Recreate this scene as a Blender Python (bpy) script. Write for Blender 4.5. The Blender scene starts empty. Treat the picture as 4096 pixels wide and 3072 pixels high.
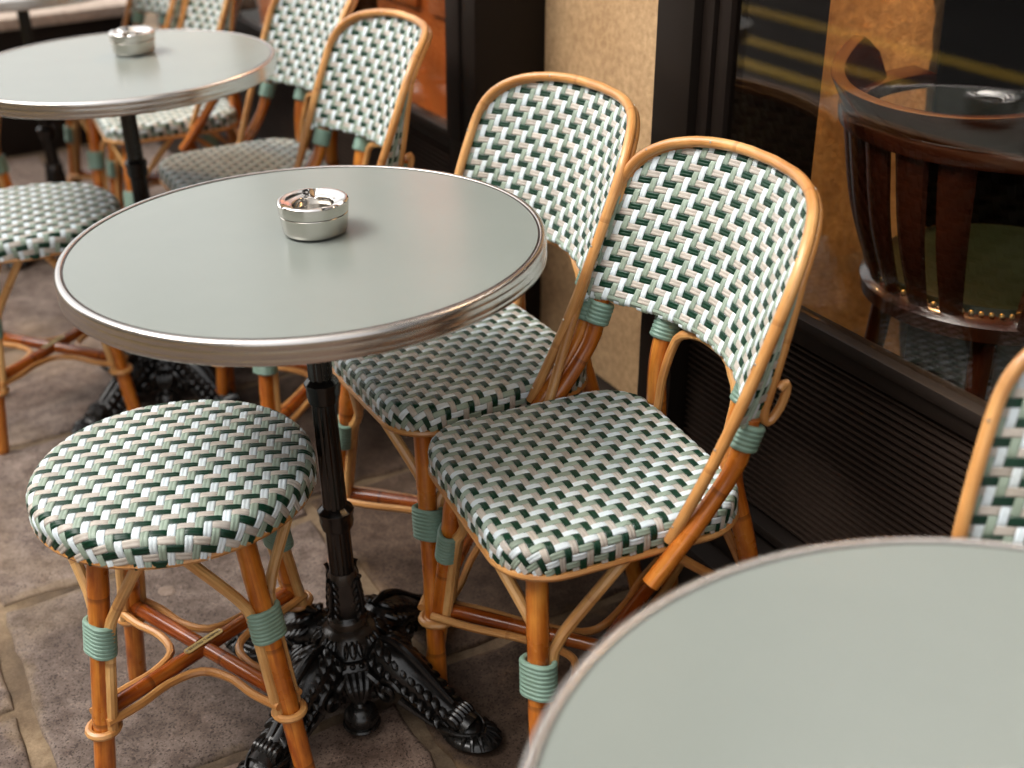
import bpy, bmesh, math, random
import numpy as np
from mathutils import Matrix, Vector
random.seed(7); RNG = np.random.default_rng(7)
SC = bpy.context.scene
PI = math.pi
def R(d): return math.radians(d)

# ------------------------------------------------------------------ camera
CAM_H, PITCH, ROLL = 1.2858, 0.4744855, -0.0366097
cd = bpy.data.cameras.new('camera'); cam = bpy.data.objects.new('camera', cd); SC.collection.objects.link(cam)
_r, _u, _b = Vector((1, 0, 0)), Vector((0, math.sin(PITCH), math.cos(PITCH))), Vector((0, -math.cos(PITCH), math.sin(PITCH)))
_c, _s = math.cos(ROLL), math.sin(ROLL)
_x, _y = _r * _c + _u * _s, _u * _c - _r * _s
cam.matrix_world = Matrix(((_x.x, _y.x, _b.x, 0), (_x.y, _y.y, _b.y, 0), (_x.z, _y.z, _b.z, CAM_H), (0, 0, 0, 1)))
cd.sensor_width = 36.0; cd.lens = 45.56; cd.clip_start = 0.02; cd.clip_end = 400
cd.dof.use_dof = True; cd.dof.focus_distance = 1.68; cd.dof.aperture_fstop = 3.2
SC.camera = cam
# ------------------------------------------------------------------ frame of the terrace: u along the facade, v towards it
ANG = R(-62.5)
U = Vector((math.cos(ANG), math.sin(ANG), 0)); B = Vector((-math.sin(ANG), math.cos(ANG), 0))
LEAN = 0.0437
def W(u, v, z=0.0): return U * u + B * v + Vector((0, 0, z))
def F(u, v, z): return U * u + B * (v + LEAN * (z - 0.8)) + Vector((0, 0, z))   # facade points: the pavement falls away from it

# ------------------------------------------------------------------ sky, sun, exposure (overcast day)
world = bpy.data.worlds.new('World'); SC.world = world; world.use_nodes = True
nt = world.node_tree; bg = nt.nodes['Background']
sky = nt.nodes.new('ShaderNodeTexSky'); sky.sky_type = 'NISHITA'; sky.sun_disc = False
SUN_DIR = (W(-0.32, -1.0, 1.12)).normalized()
sky.sun_elevation = math.asin(SUN_DIR.z); sky.sun_rotation = math.atan2(SUN_DIR.x, SUN_DIR.y)
sky.air_density = 1.0; sky.dust_density = 6.0; sky.ozone_density = 1.0
hs = nt.nodes.new('ShaderNodeHueSaturation'); hs.inputs['Saturation'].default_value = 0.16
cl = nt.nodes.new('ShaderNodeMix'); cl.data_type = 'RGBA'; cl.blend_type = 'MULTIPLY'; cl.inputs[0].default_value = 1.0; cl.inputs[7].default_value = (1.01, 0.988, 0.955, 1)
nt.links.new(sky.outputs[0], hs.inputs['Color']); nt.links.new(hs.outputs[0], cl.inputs[6]); nt.links.new(cl.outputs[2], bg.inputs['Color'])
bg.inputs['Strength'].default_value = 0.15
sl = bpy.data.lights.new('sun', 'SUN'); sl.energy = 0.85; sl.angle = R(48); sl.color = (1.0, 0.97, 0.93)
so = bpy.data.objects.new('sun', sl); SC.collection.objects.link(so)
so.rotation_mode = 'QUATERNION'; so.rotation_quaternion = SUN_DIR.to_track_quat('Z', 'Y')
so.location = SUN_DIR * 30
vs = SC.view_settings; vs.view_transform = 'Standard'; vs.look = 'None'; vs.gamma = 1.0; vs.use_curve_mapping = False
vs.exposure = 1.50
SC.render.engine = 'CYCLES'; SC.cycles.max_bounces = 8; SC.cycles.transparent_max_bounces = 12
SC.cycles.caustics_reflective = False; SC.cycles.caustics_refractive = False

# ------------------------------------------------------------------ materials
def newmat(name):
    m = bpy.data.materials.new(name); m.use_nodes = True; t = m.node_tree
    return m, t, t.nodes['Principled BSDF']
def nd(t, typ, **k):
    n = t.nodes.new(typ)
    for a, b in k.items():
        if a in n.inputs.keys(): n.inputs[a].default_value = b
        else: setattr(n, a, b)
    return n
def ramp(t, src, stops):
    r = t.nodes.new('ShaderNodeValToRGB'); e = r.color_ramp.elements
    while len(e) < len(stops): e.new(0.5)
    for i, (p, c) in enumerate(stops): e[i].position = p; e[i].color = (*c, 1)
    t.links.new(src, r.inputs[0]); return r
def coords(t, kind='Object', scale=(1, 1, 1)):
    tc = t.nodes.new('ShaderNodeTexCoord'); mp = t.nodes.new('ShaderNodeMapping'); mp.inputs['Scale'].default_value = scale
    t.links.new(tc.outputs[kind], mp.inputs[0]); return mp.outputs[0]
def noise(t, vec, scale, detail=4, rough=0.55):
    n = nd(t, 'ShaderNodeTexNoise', Scale=scale, Detail=detail, Roughness=rough); t.links.new(vec, n.inputs['Vector']); return n
def bump(t, bs, h, strength, dist=0.001):
    b = nd(t, 'ShaderNodeBump', Strength=strength, Distance=dist); t.links.new(h, b.inputs['Height'])
    t.links.new(b.outputs[0], bs.inputs['Normal']); return b
def mix(t, fac, a, b, blend='MIX'):
    m = t.nodes.new('ShaderNodeMix'); m.data_type = 'RGBA'; m.blend_type = blend
    for s, v in ((0, fac), (6, a), (7, b)):
        if hasattr(v, 'type') and hasattr(v, 'links'): t.links.new(v, m.inputs[s])
        elif s == 0: m.inputs[0].default_value = v
        else: m.inputs[s].default_value = (*v, 1)
    return m.outputs[2]

def plastic(name, col, rough=0.33, var=0.25):
    m, t, bs = newmat(name)
    uv = coords(t, 'UV', (1, 1, 1))
    n = noise(t, coords(t, 'UV', (60, 900, 1)), 1.0, 2)
    oi = t.nodes.new('ShaderNodeObjectInfo')
    v = nd(t, 'ShaderNodeMapRange'); v.inputs['To Min'].default_value = 1 - var * 0.6; v.inputs['To Max'].default_value = 1 + var * 0.35
    t.links.new(oi.outputs['Random'], v.inputs[0])
    c1 = mix(t, n.outputs[0], tuple(x * 0.82 for x in col), tuple(min(1, x * 1.12) for x in col))
    hv = t.nodes.new('ShaderNodeHueSaturation'); t.links.new(c1, hv.inputs['Color']); t.links.new(v.outputs[0], hv.inputs['Value'])
    dirt = noise(t, coords(t, 'Object'), 22, 5, 0.7)
    dr = ramp(t, dirt.outputs[0], [(0.36, (0.87, 0.85, 0.81)), (0.60, (1, 1, 1))])
    t.links.new(mix(t, 1.0, hv.outputs[0], dr.outputs[0], 'MULTIPLY'), bs.inputs['Base Color'])
    bs.inputs['Roughness'].default_value = rough; bs.inputs['Specular IOR Level'].default_value = 0.3
    bump(t, bs, n.outputs[0], 0.12, 0.0005)
    return m
M = {}
M['dark_green'] = plastic('dark_green_cane', (0.004, 0.034, 0.017), 0.34)
M['beige'] = plastic('beige_cane', (0.50, 0.455, 0.405), 0.42)
M['ice'] = plastic('pale_blue_cane', (0.72, 0.81, 0.86), 0.40)
M['sage'] = plastic('sage_cane', (0.30, 0.375, 0.305), 0.42)
M['binding'] = plastic('green_binding', (0.20, 0.315, 0.255), 0.42)

def bamboo(name, c_dark, c_mid, c_light, rough, node_col, spot=0.5):
    m, t, bs = newmat(name)
    oi = t.nodes.new('ShaderNodeObjectInfo')
    tc = t.nodes.new('ShaderNodeTexCoord')
    ad = nd(t, 'ShaderNodeVectorMath', operation='ADD'); t.links.new(tc.outputs['UV'], ad.inputs[0])
    cmb = t.nodes.new('ShaderNodeCombineXYZ'); t.links.new(oi.outputs['Random'], cmb.inputs[0]); t.links.new(oi.outputs['Random'], cmb.inputs[1])
    sc = nd(t, 'ShaderNodeVectorMath', operation='SCALE'); sc.inputs['Scale'].default_value = 7.3; t.links.new(cmb.outputs[0], sc.inputs[0])
    t.links.new(sc.outputs[0], ad.inputs[1])
    def mp(s):
        q = t.nodes.new('ShaderNodeMapping'); q.inputs['Scale'].default_value = s; t.links.new(ad.outputs[0], q.inputs[0]); return q.outputs[0]
    grain = noise(t, mp((7, 26, 1)), 1, 5, 0.6)
    blot = noise(t, mp((9, 3.0, 1)), 1, 4, 0.6)
    spots = noise(t, mp((150, 22, 1)), 1, 3, 0.75)
    obj = noise(t, coords(t, 'Object'), 9, 4, 0.6)
    r1 = ramp(t, blot.outputs[0], [(0.32, c_dark), (0.5, c_mid), (0.68, c_light)])
    g = ramp(t, grain.outputs[0], [(0.3, (0.72, 0.66, 0.58)), (0.6, (1, 1, 1))])
    c = mix(t, 0.8, r1.outputs[0], g.outputs[0], 'MULTIPLY')
    o = ramp(t, obj.outputs[0], [(0.35, (0.72, 0.66, 0.60)), (0.6, (1.0, 1.0, 1.0))])
    c = mix(t, 0.9, c, o.outputs[0], 'MULTIPLY')
    sp = ramp(t, spots.outputs[0], [(0.66, (0, 0, 0)), (0.72, (1, 1, 1))])
    spm = nd(t, 'ShaderNodeMath', operation='MULTIPLY'); spm.inputs[1].default_value = spot; t.links.new(sp.outputs[0], spm.inputs[0])
    c = mix(t, spm.outputs[0], c, tuple(x * 0.22 for x in c_dark))
    # node rings along the length
    sx = t.nodes.new('ShaderNodeSeparateXYZ'); t.links.new(ad.outputs[0], sx.inputs[0])
    md = nd(t, 'ShaderNodeMath', operation='MODULO'); md.inputs[1].default_value = 0.185; t.links.new(sx.outputs[0], md.inputs[0])
    lt = ramp(t, md.outputs[0], [(0.0, (1, 1, 1)), (0.0035, (1, 1, 1)), (0.006, (0, 0, 0))])
    lm = nd(t, 'ShaderNodeMath', operation='MULTIPLY'); lm.inputs[1].default_value = 0.6; t.links.new(lt.outputs[0], lm.inputs[0])
    c = mix(t, lm.outputs[0], c, node_col)
    t.links.new(c, bs.inputs['Base Color'])
    rr = nd(t, 'ShaderNodeMapRange'); rr.inputs['To Min'].default_value = rough - 0.07; rr.inputs['To Max'].default_value = rough + 0.2
    t.links.new(obj.outputs[0], rr.inputs[0]); t.links.new(rr.outputs[0], bs.inputs['Roughness'])
    bs.inputs['Coat Weight'].default_value = 0.35; bs.inputs['Coat Roughness'].default_value = 0.12
    bump(t, bs, grain.outputs[0], 0.25, 0.0008)
    return m
M['bamboo'] = bamboo('varnished_bamboo', (0.30, 0.064, 0.006), (0.55, 0.165, 0.016), (0.72, 0.29, 0.045), 0.23, (0.11, 0.028, 0.005), 0.75)
M['bamboo_dark'] = bamboo('dark_varnished_bamboo', (0.20, 0.036, 0.004), (0.36, 0.082, 0.009), (0.50, 0.16, 0.022), 0.20, (0.05, 0.012, 0.004))
M['rattan'] = bamboo('pale_rattan', (0.50, 0.215, 0.056), (0.62, 0.300, 0.092), (0.71, 0.40, 0.15), 0.34, (0.34, 0.13, 0.03), 0.65)

M['rattan_pale'] = bamboo('split_pale_rattan', (0.56, 0.27, 0.075), (0.72, 0.41, 0.150), (0.82, 0.53, 0.23), 0.36, (0.36, 0.15, 0.04), 0.8)

def metal(name, col, rough, brushed=0.0, scale=(4, 4, 300)):
    m, t, bs = newmat(name)
    bs.inputs['Metallic'].default_value = 1.0
    n = noise(t, coords(t, 'Object', scale), 1.0, 4)
    n2 = noise(t, coords(t, 'Object'), 45, 5, 0.7)
    t.links.new(mix(t, n2.outputs[0], tuple(x * 0.95 for x in col), col), bs.inputs['Base Color'])
    rr = nd(t, 'ShaderNodeMapRange'); rr.inputs['To Min'].default_value = max(0.02, rough * 0.95); rr.inputs['To Max'].default_value = rough * 1.06
    t.links.new(n2.outputs[0], rr.inputs[0]); t.links.new(rr.outputs[0], bs.inputs['Roughness'])
    if brushed: bump(t, bs, n.outputs[0], brushed, 0.0004)
    return m
M['rim'] = metal('brushed_rim_metal', (0.60, 0.57, 0.545), 0.26)
M['rim_dark'] = metal('tarnished_seam', (0.10, 0.075, 0.065), 0.45)
M['steel'] = metal('brushed_steel', (0.62, 0.59, 0.54), 0.22, 0.10, (6, 6, 700))
M['polish'] = metal('polished_steel', (0.74, 0.71, 0.68), 0.06)
M['brass'] = metal('worn_brass', (0.55, 0.40, 0.17), 0.38, 0.1)
M['nail'] = metal('nail_head_metal', (0.62, 0.56, 0.48), 0.3)

m, t, bs = newmat('table_laminate')
n = noise(t, coords(t, 'Object'), 2.5, 5, 0.6); n2 = noise(t, coords(t, 'Object'), 60, 3, 0.6)
c = ramp(t, n.outputs[0], [(0.35, (0.205, 0.228, 0.208)), (0.65, (0.224, 0.247, 0.225))])
t.links.new(c.outputs[0], bs.inputs['Base Color'])
rr = nd(t, 'ShaderNodeMapRange'); rr.inputs['To Min'].default_value = 0.21; rr.inputs['To Max'].default_value = 0.29
t.links.new(n.outputs[0], rr.inputs[0]); t.links.new(rr.outputs[0], bs.inputs['Roughness'])
bump(t, bs, n2.outputs[0], 0.02, 0.0005)
M['laminate'] = m

m, t, bs = newmat('black_cast_iron')
n = noise(t, coords(t, 'Object'), 90, 4, 0.65); n2 = noise(t, coords(t, 'Object'), 16, 5, 0.7)
geo = t.nodes.new('ShaderNodeNewGeometry')
dust = ramp(t, geo.outputs['Pointiness'], [(0.43, (1, 1, 1)), (0.495, (0, 0, 0))])
dm = nd(t, 'ShaderNodeMath', operation='MULTIPLY'); t.links.new(dust.outputs[0], dm.inputs[0]); t.links.new(n2.outputs[0], dm.inputs[1])
c = ramp(t, n2.outputs[0], [(0.3, (0.0035, 0.003, 0.0028)), (0.7, (0.008, 0.007, 0.006))])
t.links.new(mix(t, dm.outputs[0], c.outputs[0], (0.10, 0.068, 0.045)), bs.inputs['Base Color'])
rr = nd(t, 'ShaderNodeMapRange'); rr.inputs['To Min'].default_value = 0.13; rr.inputs['To Max'].default_value = 0.36
t.links.new(n2.outputs[0], rr.inputs[0]); t.links.new(rr.outputs[0], bs.inputs['Roughness'])
bump(t, bs, n.outputs[0], 0.16, 0.0012)
M['iron'] = m

def granite(name, k=1.0, tint=(1, 1, 1)):
    m, t, bs = newmat(name)
    ob = coords(t, 'Object')
    oi = t.nodes.new('ShaderNodeObjectInfo')
    big = noise(t, ob, 3.2, 6, 0.62); mid = noise(t, ob, 30, 5, 0.65); fine = noise(t, ob, 210, 4, 0.75)
    vor = nd(t, 'ShaderNodeTexVoronoi', Scale=420.0); t.links.new(ob, vor.inputs['Vector'])
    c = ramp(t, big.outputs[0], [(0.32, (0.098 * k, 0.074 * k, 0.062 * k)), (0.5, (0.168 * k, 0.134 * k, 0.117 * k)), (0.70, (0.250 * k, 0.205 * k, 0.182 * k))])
    c2 = ramp(t, mid.outputs[0], [(0.34, (0.55, 0.50, 0.47)), (0.62, (1.10, 1.08, 1.06))])
    cc = mix(t, 1.0, c.outputs[0], c2.outputs[0], 'MULTIPLY')
    sp = ramp(t, vor.outputs['Color'], [(0.20, (0.30, 0.28, 0.27)), (0.30, (0.95, 0.93, 0.9)), (0.78, (1.0, 1.0, 1.0)), (0.90, (1.45, 1.36, 1.30))])
    cc = mix(t, 0.9, cc, sp.outputs[0], 'MULTIPLY')
    fr_ = ramp(t, fine.outputs[0], [(0.30, (0.28, 0.25, 0.24)), (0.42, (0.92, 0.90, 0.88)), (0.60, (1.05, 1.04, 1.03)), (0.72, (1.5, 1.42, 1.36))])
    cc = mix(t, 0.85, cc, fr_.outputs[0], 'MULTIPLY')
    st = noise(t, ob, 1.35, 4, 0.6); sr = ramp(t, st.outputs[0], [(0.56, (0, 0, 0)), (0.72, (0.5, 0.5, 0.5))])
    cc = mix(t, sr.outputs[0], cc, (0.30 * k, 0.215 * k, 0.125 * k))
    # sand swept into the joints stains the slab edges
    uvn = t.nodes.new('ShaderNodeTexCoord'); sx = t.nodes.new('ShaderNodeSeparateXYZ'); t.links.new(uvn.outputs['UV'], sx.inputs[0])
    en = noise(t, ob, 7, 5, 0.7); em = nd(t, 'ShaderNodeMath', operation='MULTIPLY_ADD'); em.inputs[1].default_value = -0.16; em.inputs[2].default_value = 0.090
    t.links.new(en.outputs[0], em.inputs[0]); ea = nd(t, 'ShaderNodeMath', operation='ADD'); t.links.new(sx.outputs[0], ea.inputs[0]); t.links.new(em.outputs[0], ea.inputs[1])
    er = ramp(t, ea.outputs[0], [(0.0, (0.30, 0.30, 0.30)), (0.022, (0.0, 0.0, 0.0))])
    if k < 1.2: cc = mix(t, er.outputs[0], cc, mix(t, mid.outputs[0], (0.15, 0.10, 0.05), (0.33, 0.235, 0.125)))
    v = nd(t, 'ShaderNodeMapRange'); v.inputs['To Min'].default_value = 0.86; v.inputs['To Max'].default_value = 1.14; t.links.new(oi.outputs['Random'], v.inputs[0])
    hv = t.nodes.new('ShaderNodeHueSaturation'); t.links.new(cc, hv.inputs['Color']); t.links.new(v.outputs[0], hv.inputs['Value'])
    t.links.new(mix(t, 1.0, hv.outputs[0], tint, 'MULTIPLY'), bs.inputs['Base Color'])
    bs.inputs['Specular IOR Level'].default_value = 0.22; bs.inputs['Roughness'].default_value = 0.72
    h = mix(t, 0.5, mid.outputs[0], fine.outputs[0])
    bump(t, bs, h, 0.6, 0.003)
    return m
M['granite'] = granite('granite_slab')
M['granite_pale'] = granite('pale_granite', 1.9)
M['granite_shaded'] = granite('shaded_granite_slab', 0.50, (1.06, 0.92, 0.78))  # same granite, darkened so its colour carries the shade under the furniture
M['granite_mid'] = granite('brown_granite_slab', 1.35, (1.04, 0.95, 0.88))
def rough_mat(name, c0, c1, c2, s=40, rough=0.85, bs_=0.5, bd=0.003, big=3.0):
    m, t, bs = newmat(name); ob = coords(t, 'Object')
    a = noise(t, ob, big, 5, 0.6); b = noise(t, ob, s, 5, 0.65); f_ = noise(t, ob, s * 6, 3, 0.6)
    c = ramp(t, a.outputs[0], [(0.3, c0), (0.5, c1), (0.7, c2)])
    d = ramp(t, b.outputs[0], [(0.35, (0.74, 0.70, 0.66)), (0.65, (1.08, 1.08, 1.08))])
    e = ramp(t, f_.outputs[0], [(0.35, (0.85, 0.83, 0.8)), (0.6, (1.05, 1.05, 1.05))])
    cc = mix(t, 1.0, c.outputs[0], d.outputs[0], 'MULTIPLY'); cc = mix(t, 1.0, cc, e.outputs[0], 'MULTIPLY')
    t.links.new(cc, bs.inputs['Base Color']); bs.inputs['Roughness'].default_value = rough
    h = mix(t, 0.4, b.outputs[0], f_.outputs[0]); bump(t, bs, h, bs_, bd)
    return m
M['gum'] = rough_mat('trodden_gum', (0.16, 0.12, 0.095), (0.20, 0.15, 0.12), (0.24, 0.18, 0.15), 160, 0.9, 0.3)
M['mortar'] = rough_mat('sandy_mortar', (0.075, 0.052, 0.034), (0.155, 0.108, 0.065), (0.26, 0.19, 0.118), 45, 0.95, 0.9, 0.004, 6)
M['stone'] = rough_mat('honey_limestone', (0.41, 0.255, 0.124), (0.48, 0.312, 0.162), (0.54, 0.368, 0.200), 85, 0.9, 0.55, 0.003, 3)
M['stone_in'] = rough_mat('rough_limestone', (0.46, 0.29, 0.12), (0.62, 0.41, 0.18), (0.78, 0.54, 0.26), 60, 0.9, 1.0, 0.022, 7)
M['stone_out'] = rough_mat('street_limestone', (0.42, 0.36, 0.28), (0.50, 0.44, 0.35), (0.58, 0.52, 0.43), 3, 0.9, 0.3, 0.01, 0.3)
M['asphalt'] = rough_mat('asphalt', (0.020, 0.018, 0.017), (0.028, 0.026, 0.024), (0.037, 0.034, 0.032), 160, 0.85, 0.7, 0.004, 1.2)
M['yellow'] = rough_mat('yellow_road_paint', (0.62, 0.38, 0.03), (0.78, 0.50, 0.05), (0.82, 0.56, 0.09), 60, 0.7, 0.3, 0.001, 5)
M['kerb'] = granite('kerb_granite', 1.5)
def paint(name, col, rough, chip=None, bs_=0.05):
    m, t, bs = newmat(name); ob = coords(t, 'Object')
    a = noise(t, ob, 6, 5, 0.6); b = noise(t, ob, 70, 4, 0.6)
    c = mix(t, a.outputs[0], tuple(x * 0.75 for x in col), tuple(x * 1.3 for x in col))
    if chip:
        ch = noise(t, ob, 26, 6, 0.72); cr = ramp(t, ch.outputs[0], [(0.715, (0, 0, 0)), (0.725, (1, 1, 1))])
        c = mix(t, cr.outputs[0], c, chip)
    t.links.new(c, bs.inputs['Base Color'])
    rr = nd(t, 'ShaderNodeMapRange'); rr.inputs['To Min'].default_value = rough - 0.1; rr.inputs['To Max'].default_value = rough + 0.15
    t.links.new(a.outputs[0], rr.inputs[0]); t.links.new(rr.outputs[0], bs.inputs['Roughness'])
    bs.inputs['Specular IOR Level'].default_value = 0.2
    bump(t, bs, b.outputs[0], bs_, 0.001); return m
M['black_paint'] = paint('black_brown_paint', (0.011, 0.0075, 0.0055), 0.46, (0.32, 0.24, 0.20))
M['black_plain'] = paint('dark_panel_paint', (0.012, 0.0078, 0.0058), 0.5)
M['slat'] = paint('ribbed_metal_paint', (0.030, 0.020, 0.015), 0.42)
M['sill_paint'] = paint('worn_sill_paint', (0.017, 0.012, 0.0095), 0.5, (0.18, 0.14, 0.11))
M['plinth'] = paint('dark_plinth_stone', (0.020, 0.014, 0.011), 0.5, (0.20, 0.16, 0.12), 0.3)
M['ledge'] = rough_mat('pale_ledge_stone', (0.42, 0.34, 0.28), (0.50, 0.42, 0.35), (0.56, 0.48, 0.4), 60, 0.7, 0.3)
def wood(name, c0, c1, rough, coat=0.3, scale=(3, 40, 3)):
    m, t, bs = newmat(name); ob = coords(t, 'Object', scale); a = noise(t, ob, 1.6, 6, 0.6); b = noise(t, coords(t, 'Object'), 5, 4, 0.6)
    c = mix(t, a.outputs[0], c0, c1); bb = ramp(t, b.outputs[0], [(0.3, (0.6, 0.55, 0.5)), (0.65, (1.1, 1.1, 1.1))])
    t.links.new(mix(t, 1.0, c, bb.outputs[0], 'MULTIPLY'), bs.inputs['Base Color']); bs.inputs['Roughness'].default_value = rough
    bs.inputs['Coat Weight'].default_value = coat; bump(t, bs, a.outputs[0], 0.1, 0.001); return m
M['orange_wood'] = wood('orange_varnished_wood', (0.40, 0.085, 0.016), (0.58, 0.16, 0.032), 0.35)
M['dark_wood'] = wood('dark_mahogany', (0.020, 0.0045, 0.002), (0.055, 0.012, 0.004), 0.25, 0.4, (9, 9, 60))
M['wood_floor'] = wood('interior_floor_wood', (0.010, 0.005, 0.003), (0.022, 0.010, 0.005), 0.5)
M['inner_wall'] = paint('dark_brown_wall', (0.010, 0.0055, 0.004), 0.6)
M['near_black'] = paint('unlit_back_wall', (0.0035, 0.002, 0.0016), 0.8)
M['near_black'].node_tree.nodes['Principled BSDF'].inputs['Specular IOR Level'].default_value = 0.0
M['leather'] = paint('dark_green_leather', (0.008, 0.013, 0.006), 0.34, None, 0.3)
M['awning'] = paint('dark_awning_canvas', (0.05, 0.032, 0.024), 0.9)
M['dark_glass'] = paint('dark_window_glass', (0.03, 0.034, 0.038), 0.12)
m = bpy.data.materials.new('window_glass'); m.use_nodes = True; t = m.node_tree; t.nodes.clear()
out = t.nodes.new('ShaderNodeOutputMaterial'); tr = t.nodes.new('ShaderNodeBsdfTransparent'); gl = t.nodes.new('ShaderNodeBsdfGlossy')
tr.inputs[0].default_value = (0.96, 0.955, 0.94, 1); gl.inputs['Roughness'].default_value = 0.012
fr = nd(t, 'ShaderNodeFresnel', IOR=1.52); gb = t.nodes.new('ShaderNodeNewGeometry'); im = nd(t, 'ShaderNodeMapRange'); im.inputs['To Min'].default_value = 1.52; im.inputs['To Max'].default_value = 1 / 1.52; t.links.new(gb.outputs['Backfacing'], im.inputs[0]); t.links.new(im.outputs[0], fr.inputs['IOR']); ms = t.nodes.new('ShaderNodeMixShader')
t.links.new(fr.outputs[0], ms.inputs[0]); t.links.new(tr.outputs[0], ms.inputs[1]); t.links.new(gl.outputs[0], ms.inputs[2]); t.links.new(ms.outputs[0], out.inputs[0])
M['glass'] = m
def emis(name, col, st):
    m = bpy.data.materials.new(name); m.use_nodes = True; b_ = m.node_tree.nodes['Principled BSDF']
    b_.inputs['Emission Color'].default_value = (*col, 1); b_.inputs['Emission Strength'].default_value = st; b_.inputs['Base Color'].default_value = (*col, 1); return m
M['bulb'] = emis('warm_bulb', (1.0, 0.50, 0.16), 14.0)

# ------------------------------------------------------------------ mesh helpers
COL = SC.collection
def smooth_path(pts, step=0.012, closed=False):
    P = np.array(pts, float)
    if len(P) == 2:
        n = max(2, int(np.linalg.norm(P[1] - P[0]) / step)); return P[0] + (P[1] - P[0]) * np.linspace(0, 1, n + 1)[:, None]
    Q = np.vstack([P[-1:], P, P[:2]]) if closed else np.vstack([2 * P[0] - P[1], P, 2 * P[-1] - P[-2]])
    o = []
    for i in range(1, len(Q) - 2):
        a, b, c, d = Q[i - 1:i + 3]; n = max(2, int(np.linalg.norm(c - b) / step))
        s = np.linspace(0, 1, n, endpoint=False)[:, None]
        o.append(0.5 * (2 * b + (c - a) * s + (2 * a - 5 * b + 4 * c - d) * s ** 2 + (3 * b - a - 3 * c + d) * s ** 3))
    if not closed: o.append(Q[-2][None])
    return np.vstack(o)
class MB:
    def __init__(s): s.v = []; s.f = []; s.uv = []; s.n = 0
    def add(s, verts, faces, uvs=None):
        verts = np.asarray(verts, float); s.v.append(verts)
        for i, fc in enumerate(faces):
            s.f.append([a + s.n for a in fc])
            s.uv.append(uvs[i] if uvs is not None else [(0.0, 0.0)] * len(fc))
        s.n += len(verts); return s
    def tube(s, pts, r, n=10, step=0.012, closed=False, caps=True, flat=None, smooth=True):
        P = smooth_path(pts, step, closed) if smooth else np.array(pts, float)
        m_ = len(P)
        T = np.roll(P, -1, 0) - np.roll(P, 1, 0) if closed else np.gradient(P, axis=0)
        T /= np.linalg.norm(T, axis=1)[:, None] + 1e-12
        L = np.r_[0, np.cumsum(np.linalg.norm(np.diff(P, axis=0), axis=1))]
        rr = np.interp(np.linspace(0, 1, m_), np.linspace(0, 1, len(r)), r) if hasattr(r, '__len__') else (np.array([r(x / L[-1]) for x in L]) if callable(r) else np.full(m_, r))
        a = np.array([0, 0, 1.0]) if abs(T[0][2]) < 0.9 else np.array([1.0, 0, 0])
        N = np.cross(T[0], a); N /= np.linalg.norm(N); V = []
        th = np.arange(n) / n * 2 * PI
        for i in range(m_):
            N = N - T[i] * (N @ T[i]); N /= np.linalg.norm(N) + 1e-12; Bn = np.cross(T[i], N)
            ring = P[i] + rr[i] * (np.cos(th)[:, None] * N + np.sin(th)[:, None] * Bn)
            if flat is not None:   # flatten the section along a direction
                d = np.asarray(flat[0], float); k = flat[1]; q = ring - P[i]; ring = P[i] + q - np.outer(q @ d, d) * (1 - k)
            V.append(ring)
        faces, uvs = [], []
        for i in range(m_ if closed else m_ - 1):
            i2 = (i + 1) % m_
            for j in range(n):
                j2 = (j + 1) % n; faces.append((i * n + j, i * n + j2, i2 * n + j2, i2 * n + j))
                l0, l1 = L[i], (L[i + 1] if i + 1 < m_ else L[-1] + 0.01)
                uvs.append([(l0, j / n), (l0, (j + 1) / n), (l1, (j + 1) / n), (l1, j / n)])
        if caps and not closed:
            faces.append(tuple(range(n))[::-1]); uvs.append([(0.09, 0.5)] * n)
            faces.append(tuple((m_ - 1) * n + j for j in range(n))); uvs.append([(0.09, 0.5)] * n)
        return s.add(np.vstack(V), faces, uvs)
    def lathe(s, prof, n=48, c=(0, 0, 0), fn=None, caps=True):
        V = []
        th = np.arange(n) / n * 2 * PI
        for (r, z) in prof:
            x, y, zz = r * np.cos(th), r * np.sin(th), np.full(n, float(z))
            if fn: x, y, zz = fn(r, z, th)
            V.append(np.stack([x + c[0], y + c[1], zz + c[2]], 1))
        faces = []
        k = len(prof)
        for i in range(k - 1):
            for j in range(n):
                j2 = (j + 1) % n; faces.append((i * n + j, i * n + j2, (i + 1) * n + j2, (i + 1) * n + j))
        if caps: faces.append(tuple(range(n))[::-1]); faces.append(tuple((k - 1) * n + j for j in range(n)))
        return s.add(np.vstack(V), faces)
    def blob(s, c, rad, rot=None, n=14, m_=9):
        V, faces = [], []
        for i in range(m_):
            ph = PI * i / (m_ - 1) - PI / 2
            for j in range(n):
                th = 2 * PI * j / n; V.append((math.cos(ph) * math.cos(th) * rad[0], math.cos(ph) * math.sin(th) * rad[1], math.sin(ph) * rad[2]))
        V = np.array(V)
        if rot is not None: V = V @ np.array(rot.to_3x3()).T
        for i in range(m_ - 1):
            for j in range(n):
                j2 = (j + 1) % n; faces.append((i * n + j, i * n + j2, (i + 1) * n + j2, (i + 1) * n + j))
        return s.add(V + np.array(c), faces)
    def hexa(s, p):    # eight corners: bottom four, top four
        return s.add([tuple(q) for q in p], [(3, 2, 1, 0), (4, 5, 6, 7), (0, 1, 5, 4), (1, 2, 6, 5), (2, 3, 7, 6), (3, 0, 4, 7)])
    def box(s, x0, x1, y0, y1, z0, z1):
        return s.hexa([(x0, y0, z0), (x1, y0, z0), (x1, y1, z0), (x0, y1, z0), (x0, y0, z1), (x1, y0, z1), (x1, y1, z1), (x0, y1, z1)])
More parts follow.
